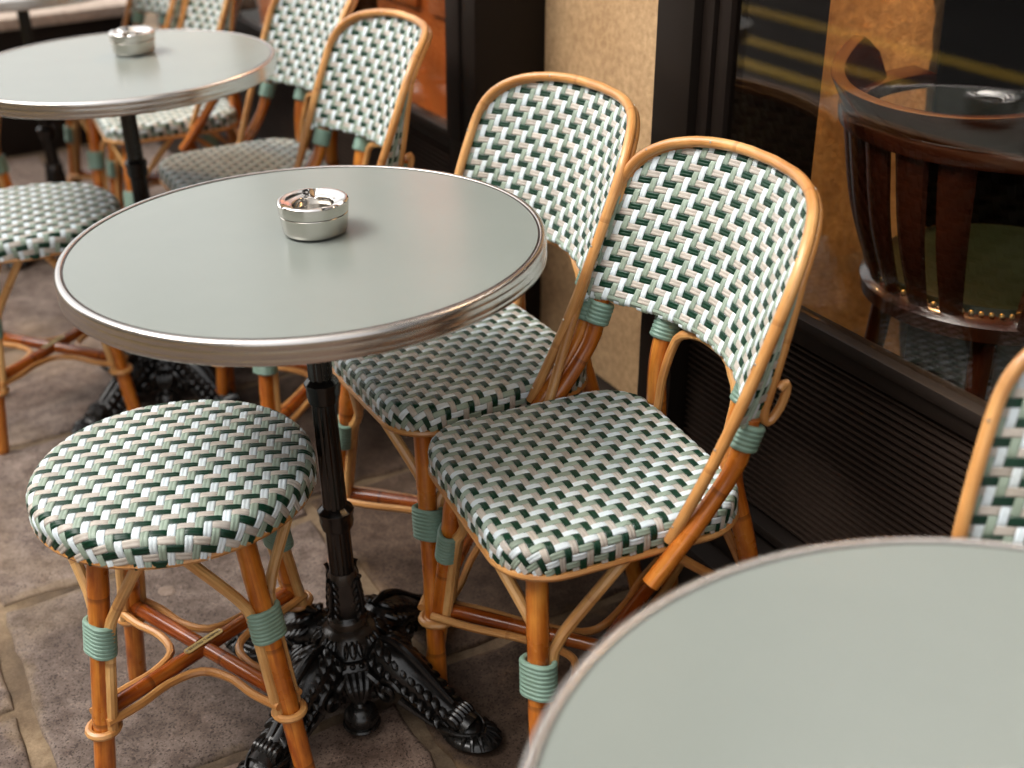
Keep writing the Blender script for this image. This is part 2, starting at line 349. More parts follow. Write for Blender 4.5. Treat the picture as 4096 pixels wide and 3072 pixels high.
    def mesh(s, name, smooth=True):
        me = bpy.data.meshes.new(name); V = np.vstack(s.v)
        me.from_pydata(V.tolist(), [], s.f)
        ul = me.uv_layers.new(name='UVMap')
        ul.data.foreach_set('uv', np.array([c for f_ in s.uv for c in f_], np.float32).ravel())
        if smooth: me.polygons.foreach_set('use_smooth', [True] * len(me.polygons))
        me.update(); return me
    def build(s, name, mat, parent=None, smooth=True, bevel=0.0, sharp=35):
        me = s.mesh(name, smooth)
        if bevel:
            bm = bmesh.new(); bm.from_mesh(me)
            bmesh.ops.bevel(bm, geom=[e for e in bm.edges if e.is_manifold and e.calc_face_angle(0) > 0.5], offset=bevel, segments=2, affect='EDGES', profile=0.6)
            bm.to_mesh(me); bm.free()
            me.polygons.foreach_set('use_smooth', [True] * len(me.polygons))
        if smooth and sharp: me.set_sharp_from_angle(angle=R(sharp))
        me.materials.append(mat); return link(name, me, parent)
def link(name, me, parent=None):
    o = bpy.data.objects.new(name, me); COL.objects.link(o)
    if parent is not None: o.parent = parent
    return o
def empty(name, loc=(0, 0, 0), rz=0.0):
    o = bpy.data.objects.new(name, None); o.empty_display_size = 0.1; COL.objects.link(o); o.location = loc; o.rotation_euler = (0, 0, rz); return o
def tag(o, label=None, cat=None, group=None, kind=None):
    for k, v in (('label', label), ('category', cat), ('group', group), ('kind', kind)):
        if v: o[k] = v
    return o
KIDS = {}
def kids(o):
    return [c for c in COL.objects if c.parent == o]
def copy_tree(o, parent=None, cache={}):
    c = o.copy(); COL.objects.link(c); c.parent = parent
    if o.name not in cache: cache[o.name] = list(o.children)
    for ch in cache[o.name]: copy_tree(ch, c)
    return c
def fbox(mb, u0, u1, v0, v1, z0, z1):
    return mb.hexa([F(u0, v0, z0), F(u1, v0, z0), F(u1, v1, z0), F(u0, v1, z0), F(u0, v0, z1), F(u1, v0, z1), F(u1, v1, z1), F(u0, v1, z1)])
def wbox(mb, u0, u1, v0, v1, z0, z1):
    return mb.hexa([W(u0, v0, z0), W(u1, v0, z0), W(u1, v1, z0), W(u0, v1, z0), W(u0, v0, z1), W(u1, v0, z1), W(u1, v1, z1), W(u0, v1, z1)])

# ------------------------------------------------------------------ SETTING: ground
mb = MB(); wbox(mb, -14, 9, -1.62, 1.6, -0.30, -0.006)
pav = mb.build('pavement', M['mortar'], None, smooth=False); tag(pav, kind='structure')
def slab(u0, u1, v0, v1, mat=None, g=0.0105, z=0.0):
    n = 14; P = []
    rr = random.Random(int((u0 * 131 + v0 * 977) * 10)); j = lambda a=0.006: rr.uniform(-a, a); 
    c = [(u0 + g, v0 + g), (u1 - g, v0 + g), (u1 - g, v1 - g), (u0 + g, v1 - g)]
    ring = []
    for k in range(4):
        a, b = c[k], c[(k + 1) % 4]
        for i in range(n):
            s_ = i / n; w = 0 if i == 0 else 1
            ring.append((a[0] + (b[0] - a[0]) * s_ + j(0.0045) * w, a[1] + (b[1] - a[1]) * s_ + j(0.0045) * w))
    cx = sum(p[0] for p in ring) / len(ring); cy = sum(p[1] for p in ring) / len(ring)
    N = len(ring); V = []
    for (ins, zz) in ((0.0, -0.05), (0.0, -0.006), (0.003, -0.0015), (0.010, 0.0), (0.03, 0.0), (0.07, 0.0)):
        for (a, b) in ring:
            d = math.hypot(a - cx, b - cy); k = 1 - ins / d
            V.append(W(cx + (a - cx) * k, cy + (b - cy) * k, z + zz + (j(0.0006) if zz > -0.01 else 0)))
    fs = [(l * N + i, l * N + (i + 1) % N, (l + 1) * N + (i + 1) % N, (l + 1) * N + i) for l in range(5) for i in range(N)]
    fs.append(tuple(5 * N + i for i in range(N)))
    dd = [0, 0, 0.003, 0.010, 0.03, 0.07]; uvs = [[(dd[l], 0), (dd[l], 0), (dd[l + 1], 0), (dd[l + 1], 0)] for l in range(5) for i in range(N)] + [[(0.07, 0)] * N]
    m_ = MB(); m_.add([tuple(p) for p in V], fs, uvs); o = m_.build('paving_slab', mat or M['granite'], pav, smooth=True, sharp=60)
    return o
ROWS = [
    (0.600, 1.16, [-4.62, -4.08, -3.56, -3.05, -2.535, -2.015, -1.46]),
    (0.530, 1.16, [-1.46, -0.93, -0.36, 0.2, 0.8]),
    (0.042, 0.600, [-4.62, -4.10, -3.55, -3.005, -2.515, -1.955, -1.42]),
    (0.042, 0.530, [-1.42, -0.86, -0.30, 0.28]),
    (-0.53, 0.034, [-4.7, -4.2, -3.7, -3.2, -2.72, -2.2, -1.68, -1.15, -0.6, -0.05]),
    (-1.08, -0.53, [-4.7, -4.1, -3.5, -2.95, -2.4, -1.9, -1.35, -0.8, -0.2]),
    (-1.60, -1.08, [-4.7, -4.0, -3.4, -2.85, -2.3, -1.75, -1.2, -0.6, 0.0]),
]
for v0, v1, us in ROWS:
    for a, b in zip(us[:-1], us[1:]): slab(a, b, v0, v1, M['granite_shaded'] if v0 > 0.5 and a > -2.6 else M['granite_mid'] if v0 > 0.0 and a > -1.5 else None)
mb = MB(); wbox(mb, -60, 60, -60, 60, -0.8, -0.32); tag(mb.build('ground', M['asphalt'], None, False), kind='structure')
mb = MB(); wbox(mb, -60, 60, -8.5, -1.80, -0.31, -0.13); road = tag(mb.build('road', M['asphalt'], None, False), kind='structure')
for k in range(14):
    mb = MB(); u0 = -13.0 + k * 1.5; wbox(mb, u0, u0 + 1.47, -1.79, -1.63, -0.3, -0.003); o = mb.build('kerb_stone', M['kerb'], pav, True, 0.012)
for v0, v1, z in ((-2.43, -2.27, 0.0), (-2.90, -2.75, 0.0), (-3.70, -3.50, 0.0)):
    mb = MB(); wbox(mb, -16, 8, v0, v1, -0.13, -0.126); mb.build('lane_marking', M['yellow'], road, False)
mb = MB(); wbox(mb, -60, 60, -11.5, -8.5, -0.3, -0.01); tag(mb.build('far_pavement', M['kerb'], None, False), kind='structure')

# ------------------------------------------------------------------ SETTING: the opposite house, the cafe front, its interior
def house(name, label, u0, u1, v, h, ncol, nrow):
    r_ = empty(name, (0, 0, 0)); tag(r_, label, 'building')
    mb = MB(); wbox(mb, u0, u1, v - 6, v, -0.3, h); mb.build('wall', M['stone_out'], r_, False)
    mb = MB(); wbox(mb, u0 - 0.2, u1 + 0.2, v - 6, v + 0.35, h, h + 0.5); mb.build('cornice', M['stone_out'], r_, False)
    du = (u1 - u0) / ncol; dz = (h - 1) / nrow
    for i in range(ncol):
        for k in range(nrow):
            a = u0 + du * (i + 0.3); b = u0 + du * (i + 0.7); z0 = 1 + dz * k; z1 = z0 + dz * 0.66
            m_ = MB(); wbox(m_, a, b, v + 0.003, v + 0.05, z0, z1); w_ = m_.build('window', M['dark_glass'], r_, False)
            m_ = MB(); wbox(m_, a - 0.1, b + 0.1, v + 0.003, v + 0.22, z0 - 0.14, z0); m_.build('sill', M['stone_out'], w_, False)
    return r_
house('town_house', 'pale limestone town house across the street facing the terrace', -16, 9, -12.2, 13.5, 9, 4)

def tree_(): pass
V1 = 1.075          # shopfront plane (at z = 0.8)
# left shopfront u < -2.13, stone pilaster -2.13..-1.554, right shopfront beyond
pil = empty('stone_pilaster'); tag(pil, 'honey coloured limestone pilaster between the two black shopfronts', 'pilaster')
zs_ = [0.15, 1.02, 1.62, 2.25, 2.9]
for a, b in zip(zs_[:-1], zs_[1:]):
    mb = MB(); fbox(mb, -2.30, -1.565, 1.205, 1.28, a + 0.0015, b - 0.0015); mb.build('stone_block', M['stone'], pil, True, 0.004)
mb = MB(); fbox(mb, -2.30, -1.57, 1.212, 1.27, 0.16, 2.9); mb.build('mortar_core', M['mortar'], pil, False)
pl = MB(); fbox(pl, -4.70, 2.2, 1.02, 1.6, -0.25, 0.147); 
plo = pl.build('plinth', M['plinth'], None, True, 0.006); tag(plo, 'low dark stone plinth running along under the shopfronts', 'plinth')

def shopfront(label, u0, u1, frames, glass, posts):
    r_ = empty('shopfront', (0, 0, 0)); tag(r_, label, 'shopfront', 'black shopfronts of the cafe')
    # corner post face with stepped profile
    for (a, b, prof) in posts:
        m_ = MB(); fbox(m_, a, b, V1 - 0.018, 1.285, 0.150, 2.9); p_ = m_.build('corner_post', M['black_paint'], r_, True, 0.004)
        for (c, d, e) in prof:
            m_ = MB(); fbox(m_, c, d, V1 + e, 1.25, 0.568, 2.898); m_.build('moulding', M['black_plain'], p_, True, 0.003)
    for (a, b) in frames:
        m_ = MB(); fbox(m_, a, b, V1 - 0.002, V1 + 0.08, 0.568, 2.9); m_.build('mullion', M['black_plain'], r_, True, 0.004)
    # sill, riser and ribbed panel
    m_ = MB(); fbox(m_, u0, u1, V1 - 0.004, V1 + 0.030, 0.548, 0.566); m_.build('sill', M['sill_paint'], r_, True, 0.005)
    m_ = MB(); fbox(m_, u0, u1, V1 + 0.002, V1 + 0.032, 0.5245, 0.5475); m_.build('upper_rail', M['black_plain'], r_, True, 0.003)
    m_ = MB(); fbox(m_, u0, u1, V1 + 0.022, V1 + 0.034, 0.150, 0.524); pan = m_.build('ribbed_panel', M['black_plain'], r_, False)
    z = 0.236
    while z < 0.516:
        m_ = MB()
        A = [F(u0, V1 + 0.0215, z), F(u1, V1 + 0.0215, z), F(u1, V1 + 0.0215, z + 0.0072), F(u0, V1 + 0.0215, z + 0.0072)]
        C_ = [F(u0, V1 + 0.010, z + 0.0014), F(u1, V1 + 0.010, z + 0.0014), F(u1, V1 + 0.010, z + 0.0052), F(u0, V1 + 0.010, z + 0.0052)]
        m_.add([tuple(q) for q in A + C_], [(0, 1, 5, 4), (4, 5, 6, 7), (7, 6, 2, 3), (0, 4, 7, 3), (1, 2, 6, 5)])
        m_.build('slat', M['slat'], pan, False); z += 0.0102
    m_ = MB(); fbox(m_, u0, u1, V1 - 0.010, V1 + 0.021, 0.214, 0.230); m_.build('lower_rail', M['sill_paint'], r_, True, 0.003)
    m_ = MB(); fbox(m_, u0, u1, V1 - 0.028, V1 + 0.021, 0.186, 0.206); m_.build('lower_rail', M['sill_paint'], r_, True, 0.003)
    m_ = MB(); fbox(m_, u0, u1, V1 - 0.020, V1 + 0.021, 0.149, 0.180); m_.build('base_board', M['black_plain'], r_, True, 0.003)
    for (a, b) in glass:
        m_ = MB(); fbox(m_, a, b, V1 + 0.012, V1 + 0.018, 0.567, 2.9); m_.build('glass_pane', M['glass'], r_, False)
    m_ = MB(); fbox(m_, u0, u1, V1 - 0.05, V1 + 0.5, 2.905, 4.28); m_.build('fascia', M['black_plain'], r_, False)  # unseen above the frame; carried up tall and dark for its reflections
    return r_
shopfront('black shopfront with dark ribbed panel and window right of the stone pilaster', -1.46, 2.2,
          [(1.0, 1.06)], [(-1.412, 2.2)], [(-1.554, -1.466, [(-1.4655, -1.44, -0.004), (-1.4395, -1.412, 0.003)])])
shopfront('black shopfront with orange lit glass left of the stone pilaster', -4.60, -2.24,
          [(-2.86, -2.80), (-3.75, -3.69)], [(-4.6, -3.752), (-3.688, -2.862), (-2.798, -2.238)], [(-2.236, -2.126, [(-2.2370, -2.18, -0.024)])])
# interior
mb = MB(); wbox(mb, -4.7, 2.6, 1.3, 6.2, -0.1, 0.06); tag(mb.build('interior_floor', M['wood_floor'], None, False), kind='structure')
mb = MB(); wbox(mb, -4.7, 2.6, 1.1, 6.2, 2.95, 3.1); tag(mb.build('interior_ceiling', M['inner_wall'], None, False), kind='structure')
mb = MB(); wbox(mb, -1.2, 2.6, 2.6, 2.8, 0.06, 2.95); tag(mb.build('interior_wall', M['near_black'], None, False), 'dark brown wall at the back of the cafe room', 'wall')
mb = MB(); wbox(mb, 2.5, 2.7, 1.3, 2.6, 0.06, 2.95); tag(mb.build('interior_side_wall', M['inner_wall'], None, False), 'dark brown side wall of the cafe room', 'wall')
mb = MB(); wbox(mb, -4.55, -2.16, 1.42, 1.46, 0.06, 2.9); bk = mb.build('wood_panelling', M['orange_wood'], None, False)
tag(bk, 'glossy orange wood panelling behind the left shop window', 'panelling')
for k in range(5):
    m_ = MB(); wbox(m_, -4.5 + k * 0.47, -4.5 + k * 0.47 + 0.40, 1.405, 1.419, 0.62, 2.6); m_.build('panel', M['orange_wood'], bk, True, 0.01)
# rough inner stone pillar
def rough_block(u0, u1, v0, v1, z0, z1, amp, seed):
    rg = np.random.default_rng(seed); nu, nz = 34, 90; V = []; fs = []
    low = rg.normal(size=(8, 20)); med = rg.normal(size=(18, 46)); hi = rg.normal(size=(nu, nz))
    def samp(g, a, b):
        x = a * (g.shape[0] - 1); y = b * (g.shape[1] - 1); i, j = int(min(x, g.shape[0] - 1.001)), int(min(y, g.shape[1] - 1.001)); p, q_ = x - i, y - j
        return g[i, j] * (1 - p) * (1 - q_) + g[i + 1, j] * p * (1 - q_) + g[i, j + 1] * (1 - p) * q_ + g[i + 1, j + 1] * p * q_
    for i in range(nu):
        for k in range(nz):
            a, b = i / (nu - 1), k / (nz - 1)
            d = amp * (samp(low, a, b) * 0.9 + samp(med, a, b) * 0.8 + hi[i, k] * 0.25)
            e = (amp * 0.8 * hi[0 if i == 0 else nu - 1, k]) if i in (0, nu - 1) else 0
            V.append(tuple(W(u0 + (u1 - u0) * a + e, v0 - abs(d) * 0.7, z0 + (z1 - z0) * b)))
    for i in range(nu - 1):
        for k in range(nz - 1): fs.append((i * nz + k, (i + 1) * nz + k, (i + 1) * nz + k + 1, i * nz + k + 1))
    m_ = MB(); m_.add(V, fs); wbox(m_, u0 + 0.004, u1 - 0.004, v0, v1, z0, z1); return m_
mb = rough_block(-2.115, -1.670, 1.72, 1.745, 0.06, 2.95, 0.007, 3)
tag(mb.build('interior_pillar', M['stone_in'], None, True, 0, 0), 'rough tawny stone pillar standing inside behind the window glass', 'pillar')
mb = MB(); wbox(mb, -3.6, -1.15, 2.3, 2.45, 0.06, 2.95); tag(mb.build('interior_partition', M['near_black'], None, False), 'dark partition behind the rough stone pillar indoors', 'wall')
for (u, v, z) in ((-1.80, 1.46, 1.78), (-0.75, 1.75, 2.15), (-3.05, 1.24, 1.60)):
    lr = empty('pendant_lamp', W(u, v, z)); tag(lr, 'lit warm pendant lamp hanging inside the cafe above the frame, ' + ('by the stone pillar' if u == -1.80 else 'behind the left orange window' if u < -2 else 'at the back wall'), 'lamp', 'pendant lamps inside the cafe')
    MB().blob((0, 0, 0), (0.035, 0.035, 0.045)).build('bulb', M['bulb'], lr)
    MB().lathe([(0.02, 0.10), (0.06, 0.08), (0.10, 0.0), (0.105, -0.13), (0.108, -0.13), (0.104, 0.002), (0.063, 0.086), (0.02, 0.106)], 32, caps=False).build('lamp_shade', M['black_plain'], lr)
    MB().tube([(0, 0, 0.09), (0, 0, 2.95 - z)], 0.004, 6).build('cord', M['black_plain'], lr)
    pld = bpy.data.lights.new('lamp_light', 'POINT'); pld.energy = 26 if u == -1.80 else 10 if u < -2 else 7; pld.color = (1.0, 0.60, 0.28); pld.shadow_soft_size = 0.05
    plo_ = bpy.data.objects.new('lamp_light', pld); COL.objects.link(plo_); plo_.parent = lr; plo_.location = (0, 0, -0.055)
# upper house wall above the shopfronts and an awning
uw = MB(); fbox(uw, -9, 6, 1.12, 1.7, 4.30, 12.0); tag(uw.build('facade_wall', M['stone_out'], None, False), 'pale stone upper wall of the house above the shopfronts', 'wall')
# dark terrace screen at the far end
sc_ = empty('terrace_screen'); tag(sc_, 'low dark panelled screen with pale ledge closing off the far end', 'screen')
mb = MB(); wbox(mb, -4.95, -4.66, -0.9, 1.02, -0.05, 0.417); mb.build('panel', M['black_plain'], sc_, True, 0.004)
mb = MB(); wbox(mb, -4.655, -4.640, -0.9, 1.0, 0.30, 0.345); mb.build('rail', M['black_plain'], sc_, True, 0.003)
mb = MB(); wbox(mb, -4.99, -4.63, -0.95, 1.02, 0.420, 0.458); mb.build('ledge', M['ledge'], sc_, True, 0.005)

# ------------------------------------------------------------------ WEAVE
PROF = np.array([(-0.475, -1.5), (-0.40, -0.35), (-0.24, 0.0), (-0.08, -0.30), (0.0, -0.8), (0.08, -0.30), (0.24, 0.0), (0.40, -0.35), (0.475, -1.5)])
def strand(name, surf, fixed, lo, hi, axis, cell, over, mat, parent, h=0.0012, th=0.0007, jit=0.0):
    """ribbon of two round canes along one axis of the surface; over(t) in -1..1 lifts it or tucks it under"""
    n0, n1 = lo / cell, hi / cell
    ts = []
    for k in range(int(math.floor(n0)) - 1, int(math.ceil(n1)) + 1):
        for q in (0.0, 0.12, 0.5, 0.88):
            x = k - 0.5 + q
            if n0 <= x <= n1: ts.append(x)
    ts = np.array(sorted([n0] + ts + [n1])); m_ = len(ts); k_ = len(PROF)
    o = over(ts)
    T = np.repeat(ts * cell, k_); L = np.tile(PROF[:, 0] * cell, m_) + fixed + jit * np.repeat(np.sin(ts * 0.7 + fixed * 900), k_)
    A, Bq = (L, T) if axis == 'b' else (T, L)
    P, N = surf(A, Bq)
    H_ = np.repeat(o * h, k_) + np.tile(PROF[:, 1] * th, m_)
    V = P + N * H_[:, None]
    fs, uvs = [], []
    for i in range(m_ - 1):
        for j in range(k_ - 1):
            a = i * k_ + j; fs.append((a, a + 1, a + k_ + 1, a + k_) if axis == 'a' else (a + 1, a, a + k_, a + k_ + 1))
            u0, u1 = ts[i] * cell, ts[i + 1] * cell; w0, w1 = PROF[j, 0] * cell, PROF[j + 1, 0] * cell
            q = [(u0, w0), (u0, w1), (u1, w1), (u1, w0)]; uvs.append(q if axis == 'a' else [q[1], q[0], q[3], q[2]])
    mb_ = MB(); mb_.add(V, fs, uvs); return mb_.build(name, mat, parent, True, 0, 0)
def twill(x): return np.clip(2.4 * np.cos(2 * PI * x / 4), -1, 1)

# ------------------------------------------------------------------ CHAIR
Y0, KS, KB, HW = 0.041, 0.413, 0.075, 0.204
ZB, ZC, ZT, NSE = 0.434, 0.684, 0.805, 4.0
def hoop_w(z):
    z = np.asarray(z, float); a = np.clip((z - ZB) / (ZC - ZB), 0, 1)
    w = 0.176 * (1 - a) ** 2 + 2 * a * (1 - a) * (2 * 0.197 - 0.19) + HW * a * a
    s_ = np.clip((z - ZC) / (ZT - ZC), 0, 1); return np.where(z > ZC, HW * (1 - s_ ** NSE) ** (1 / NSE), w)
def hoop_y(x, z):
    g = np.clip((z - ZB) / (ZT - ZB), 0, 1); return Y0 + KS * (z - 0.45) + KB * g * g * (1 - np.clip(np.abs(x) / HW, 0, 1) ** 2)
def hoop_curve(zb, dy=0.0, dz=0.0, dw=0.0, n=26, dtop=None):
    side = []
    fq = lambda z: 0.0 if dtop is None else min(1, max(0, (z - 0.60) / 0.15))
    dyf = lambda z: dy + ((dtop or 0) - dy) * fq(z); dwf = lambda z: dw * (1 - fq(z))
    for z in np.linspace(zb, ZC, n): w = float(hoop_w(z)); side.append((w + dwf(z), hoop_y(w, z) + dyf(z), z + dz * (z - zb) / (ZT - zb)))
    top = []
    for a in np.linspace(0, PI, 61)[1:-1]:
        c, s_ = math.cos(a), math.sin(a); x = HW * math.copysign(abs(c) ** (2 / NSE), c); z = ZC + (ZT - ZC) * abs(s_) ** (2 / NSE)
        top.append((x * (1 + dwf(z) / HW), hoop_y(x, z) + dyf(z), z + dz * (z - zb) / (ZT - zb)))
    return np.array(side + top + [(-a, b, c) for a, b, c in side[::-1]])
_xs = np.linspace(-0.235, 0.235, 400); _sl = np.sqrt(1 + (2 * KB * _xs / HW ** 2) ** 2); _as = np.r_[0, np.cumsum((_sl[1:] + _sl[:-1]) / 2 * np.diff(_xs))]; _as -= np.interp(0, _xs, _as)
CK = math.cos(math.atan(KS))
BHEM = (0.588 - 0.45) / CK
def back_surf(a, b):
    x = np.interp(a, _as, _xs); ph = np.clip((BHEM - b) / 0.0055, 0, PI); z = 0.45 + np.maximum(b, BHEM) * CK
    y = Y0 + KS * (z - 0.45) + KB * (1 - (x / HW) ** 2)
    N = np.stack([-2 * KB * x / HW ** 2, -np.ones_like(x), np.full_like(x, KS)], 1); N /= np.linalg.norm(N, axis=1)[:, None]
    P = np.stack([x, y + 0.004, z], 1); T = np.array([0, -KS, -1.0]) * CK; r_ = 0.0055
    return P + r_ * (np.sin(ph)[:, None] * T - (1 - np.cos(ph))[:, None] * N), N * np.cos(ph)[:, None] + np.sin(ph)[:, None] * T
def back_pt(x, z, off=0.0): return np.array([x, Y0 + KS * (z - 0.45) + KB * (1 - (x / HW) ** 2) + off, z])
def seat_surf(hx, hy, rout, rc, zt, dome=0.0):
    cx, cy, ri = hx - rout, hy - rout, rout - rc
    def s_(a, b):
        px, py = np.clip(a, -cx, cx), np.clip(b, -cy, cy); vx, vy = a - px, b - py; L = np.hypot(vx, vy); Ls = np.maximum(L, 1e-9); ux, uy = vx / Ls, vy / Ls
        d = np.maximum(L - ri, 0); ph = np.clip(d / rc, 0, PI / 2); ex = np.maximum(d - rc * PI / 2, 0)
        rad = np.where(L <= ri, L, ri + rc * np.sin(ph)); z = zt - rc * (1 - np.cos(ph)) - ex
        z = z + dome * np.clip(1 - (a / hx) ** 2, 0, 1) * np.clip(1 - (b / hy) ** 2, 0, 1)
        N = np.stack([ux * np.sin(ph), uy * np.sin(ph), np.cos(ph)], 1)
        return np.stack([px + ux * rad, py + uy * rad, z], 1), N
    def ext(fixed, side, axis):     # how far a strand may run before it passes the bottom of the rim
        dmax = ri + rc * PI / 2 + side
        c0, c1 = (cx, cy) if axis == 'b' else (cy, cx); e = max(abs(fixed) - c0, 0)
        return c1 + math.sqrt(max(dmax * dmax - e * e, 0)) if e < dmax else 0
    return s_, ext
def binding(parent, p0, p1, r, turns, rc=0.0031, mat='binding', sq=None):
    p0, p1 = np.array(p0, float), np.array(p1, float); ax = p1 - p0; L = np.linalg.norm(ax); ax /= L
    a = np.array([1.0, 0, 0]) if abs(ax[0]) < 0.8 else np.array([0, 1.0, 0]); n1 = np.cross(ax, a); n1 /= np.linalg.norm(n1); n2 = np.cross(ax, n1)
    mb_ = MB()
    for k in range(turns):
        c = p0 + ax * L * (k + 0.5) / turns; ring = []
        for th in np.linspace(0, 2 * PI, 22, endpoint=False):
            q = n1 * math.cos(th) + n2 * math.sin(th); rr_ = r
            if sq is not None:
                w = abs(q @ np.array(sq[0])); rr_ = r * (1 + (sq[1] - 1) * w ** 2)
            ring.append(c + q * rr_ + ax * 0.0008 * math.sin(th))
        mb_.tube(ring, L / turns * 0.72, 8, 0.02, True, smooth=False)
    return mb_.build('binding', M[mat], parent)
def nub(s):   # bamboo swelling at the nodes
    return lambda x: s * (1 + 0.07 * math.exp(-((x * 2.3 % 1.0 - 0.5) / 0.035) ** 2))
def leg_set(root, L, z_band, z_loop, seat_z, rim, rleg, front_only_strip=None):
    """thick legs with split cane strips, V braces and green bindings. L: (top xyz, foot xyz, tangent dirs)"""
    for k, (top, foot, brace, mat) in enumerate(L):
        top, foot = np.array(top), np.array(foot)
        lg = MB().tube([top, (top + foot) / 2, foot], nub(rleg), 14, 0.012).build('leg', M[mat], root)
        at = lambda z: top + (foot - top) * ((top[2] - z) / (top[2] - foot[2]))
        ax = (foot - top) / np.linalg.norm(foot - top)
        for (d, tgt) in brace:
            d = np.array(d, float); d -= ax * (d @ ax); d /= np.linalg.norm(d)
            off = rleg + 0.0022
            # split cane from the binding down to the bent loop, and the V brace above it
            a0, a1 = at(z_band + 0.016) + d * off, at(z_loop + 0.004) + d * off
            MB().tube([a0, (a0 + a1) / 2, a1], 0.0072, 10).build('cane_strip', M['rattan_pale'], root)
            MB().tube([a0 + ax * 0.02, a0 - ax * 0.006 + d * 0.002, at(z_band - (-0.05)) + d * (off + 0.014), np.array(tgt)], 0.0076, 10).build('brace', M['rattan_pale'], root)
        dsum = sum(np.array(b[0], float) for b in brace); 
        dn = np.array(brace[0][0], float) - np.array(brace[-1][0], float); dn /= np.linalg.norm(dn) + 1e-9
        binding(root, at(z_band - 0.022), at(z_band + 0.022), rleg - 0.0004, 8, sq=(dn, (rleg + 0.0074) / (rleg - 0.0004)))
        # cane ring round the leg where the bent loops meet
        ring = [at(z_loop) + (rleg + 0.0052) * (np.array([math.cos(a), math.sin(a), 0])) for a in np.linspace(0, 2 * PI, 18, endpoint=False)]
        MB().tube(ring, 0.0056, 8, 0.02, True, smooth=False).build('cane_ring', M['rattan'], root)
def x_stretcher(root, legs_at, zc, r, plate=True):
    """two thick canes crossing under the seat, with four bent thin canes between neighbouring legs"""
    P = [np.array(p) for p in legs_at]; c = sum(P) / 4
    MB().tube([P[0], c, P[2]], nub(r), 12).build('cross_bar', M['bamboo_dark'], root)
    d = (P[1] - P[3]); d /= np.linalg.norm(d)
    for p in (P[1], P[3]):
        e = c + (p - c) / np.linalg.norm(p - c) * (r * 0.9); MB().tube([p, (p + e) / 2, e], nub(r), 12).build('cross_bar', M['bamboo_dark'], root)
    for k in range(4):
        a, b = P[k], P[(k + 1) % 4]; m_ = (a + b) / 2; nin = c - m_; nin /= np.linalg.norm(nin)
        ca = (c - a) / np.linalg.norm(c - a); cb = (c - b) / np.linalg.norm(c - b)
        sa = np.cross(ca, (0, 0, 1.0)); sa *= np.sign(sa @ (m_ - c)); sb = np.cross(cb, (0, 0, 1.0)); sb *= np.sign(sb @ (m_ - c))
        o = r + 0.0075; la, lb = np.linalg.norm(c - a), np.linalg.norm(c - b); dz = np.array([0, 0, -0.004])
        out_a, out_b = (a - c) / la, (b - c) / lb
        pts = [a + out_a * 0.006 + sa * 0.0175, a + ca * la * 0.25 + sa * (o + 0.003), a + ca * la * 0.55 + sa * o, c + (m_ - c) / np.linalg.norm(m_ - c) * (o * 1.9 + 0.012), b + cb * lb * 0.55 + sb * o, b + cb * lb * 0.25 + sb * (o + 0.003), b + out_b * 0.006 + sb * 0.0175]
        MB().tube([p + dz for p in pts], 0.0058, 8).build('bent_cane', M['rattan'], root)
    return c
def weave_seat(parent, surf, ext, cell, side, ph=0):
    n = 40
    for i in range(-n, n + 1):
        f_ = i * cell; e = ext(f_, side, 'b')
        if e > 0.012: strand('cane_strand', surf, f_, -e, e, 'b', cell, (lambda t, i=i: -twill(t + i - 1.5 + ph)), M['ice' if i % 2 == 0 else 'sage'], parent)
        e = ext(f_, side, 'a')
        if e > 0.012: strand('cane_strand', surf, f_, -e, e, 'a', cell, (lambda t, i=i: twill(t + i - 1.5 + ph)), M['dark_green' if i % 2 == 0 else 'beige'], parent)
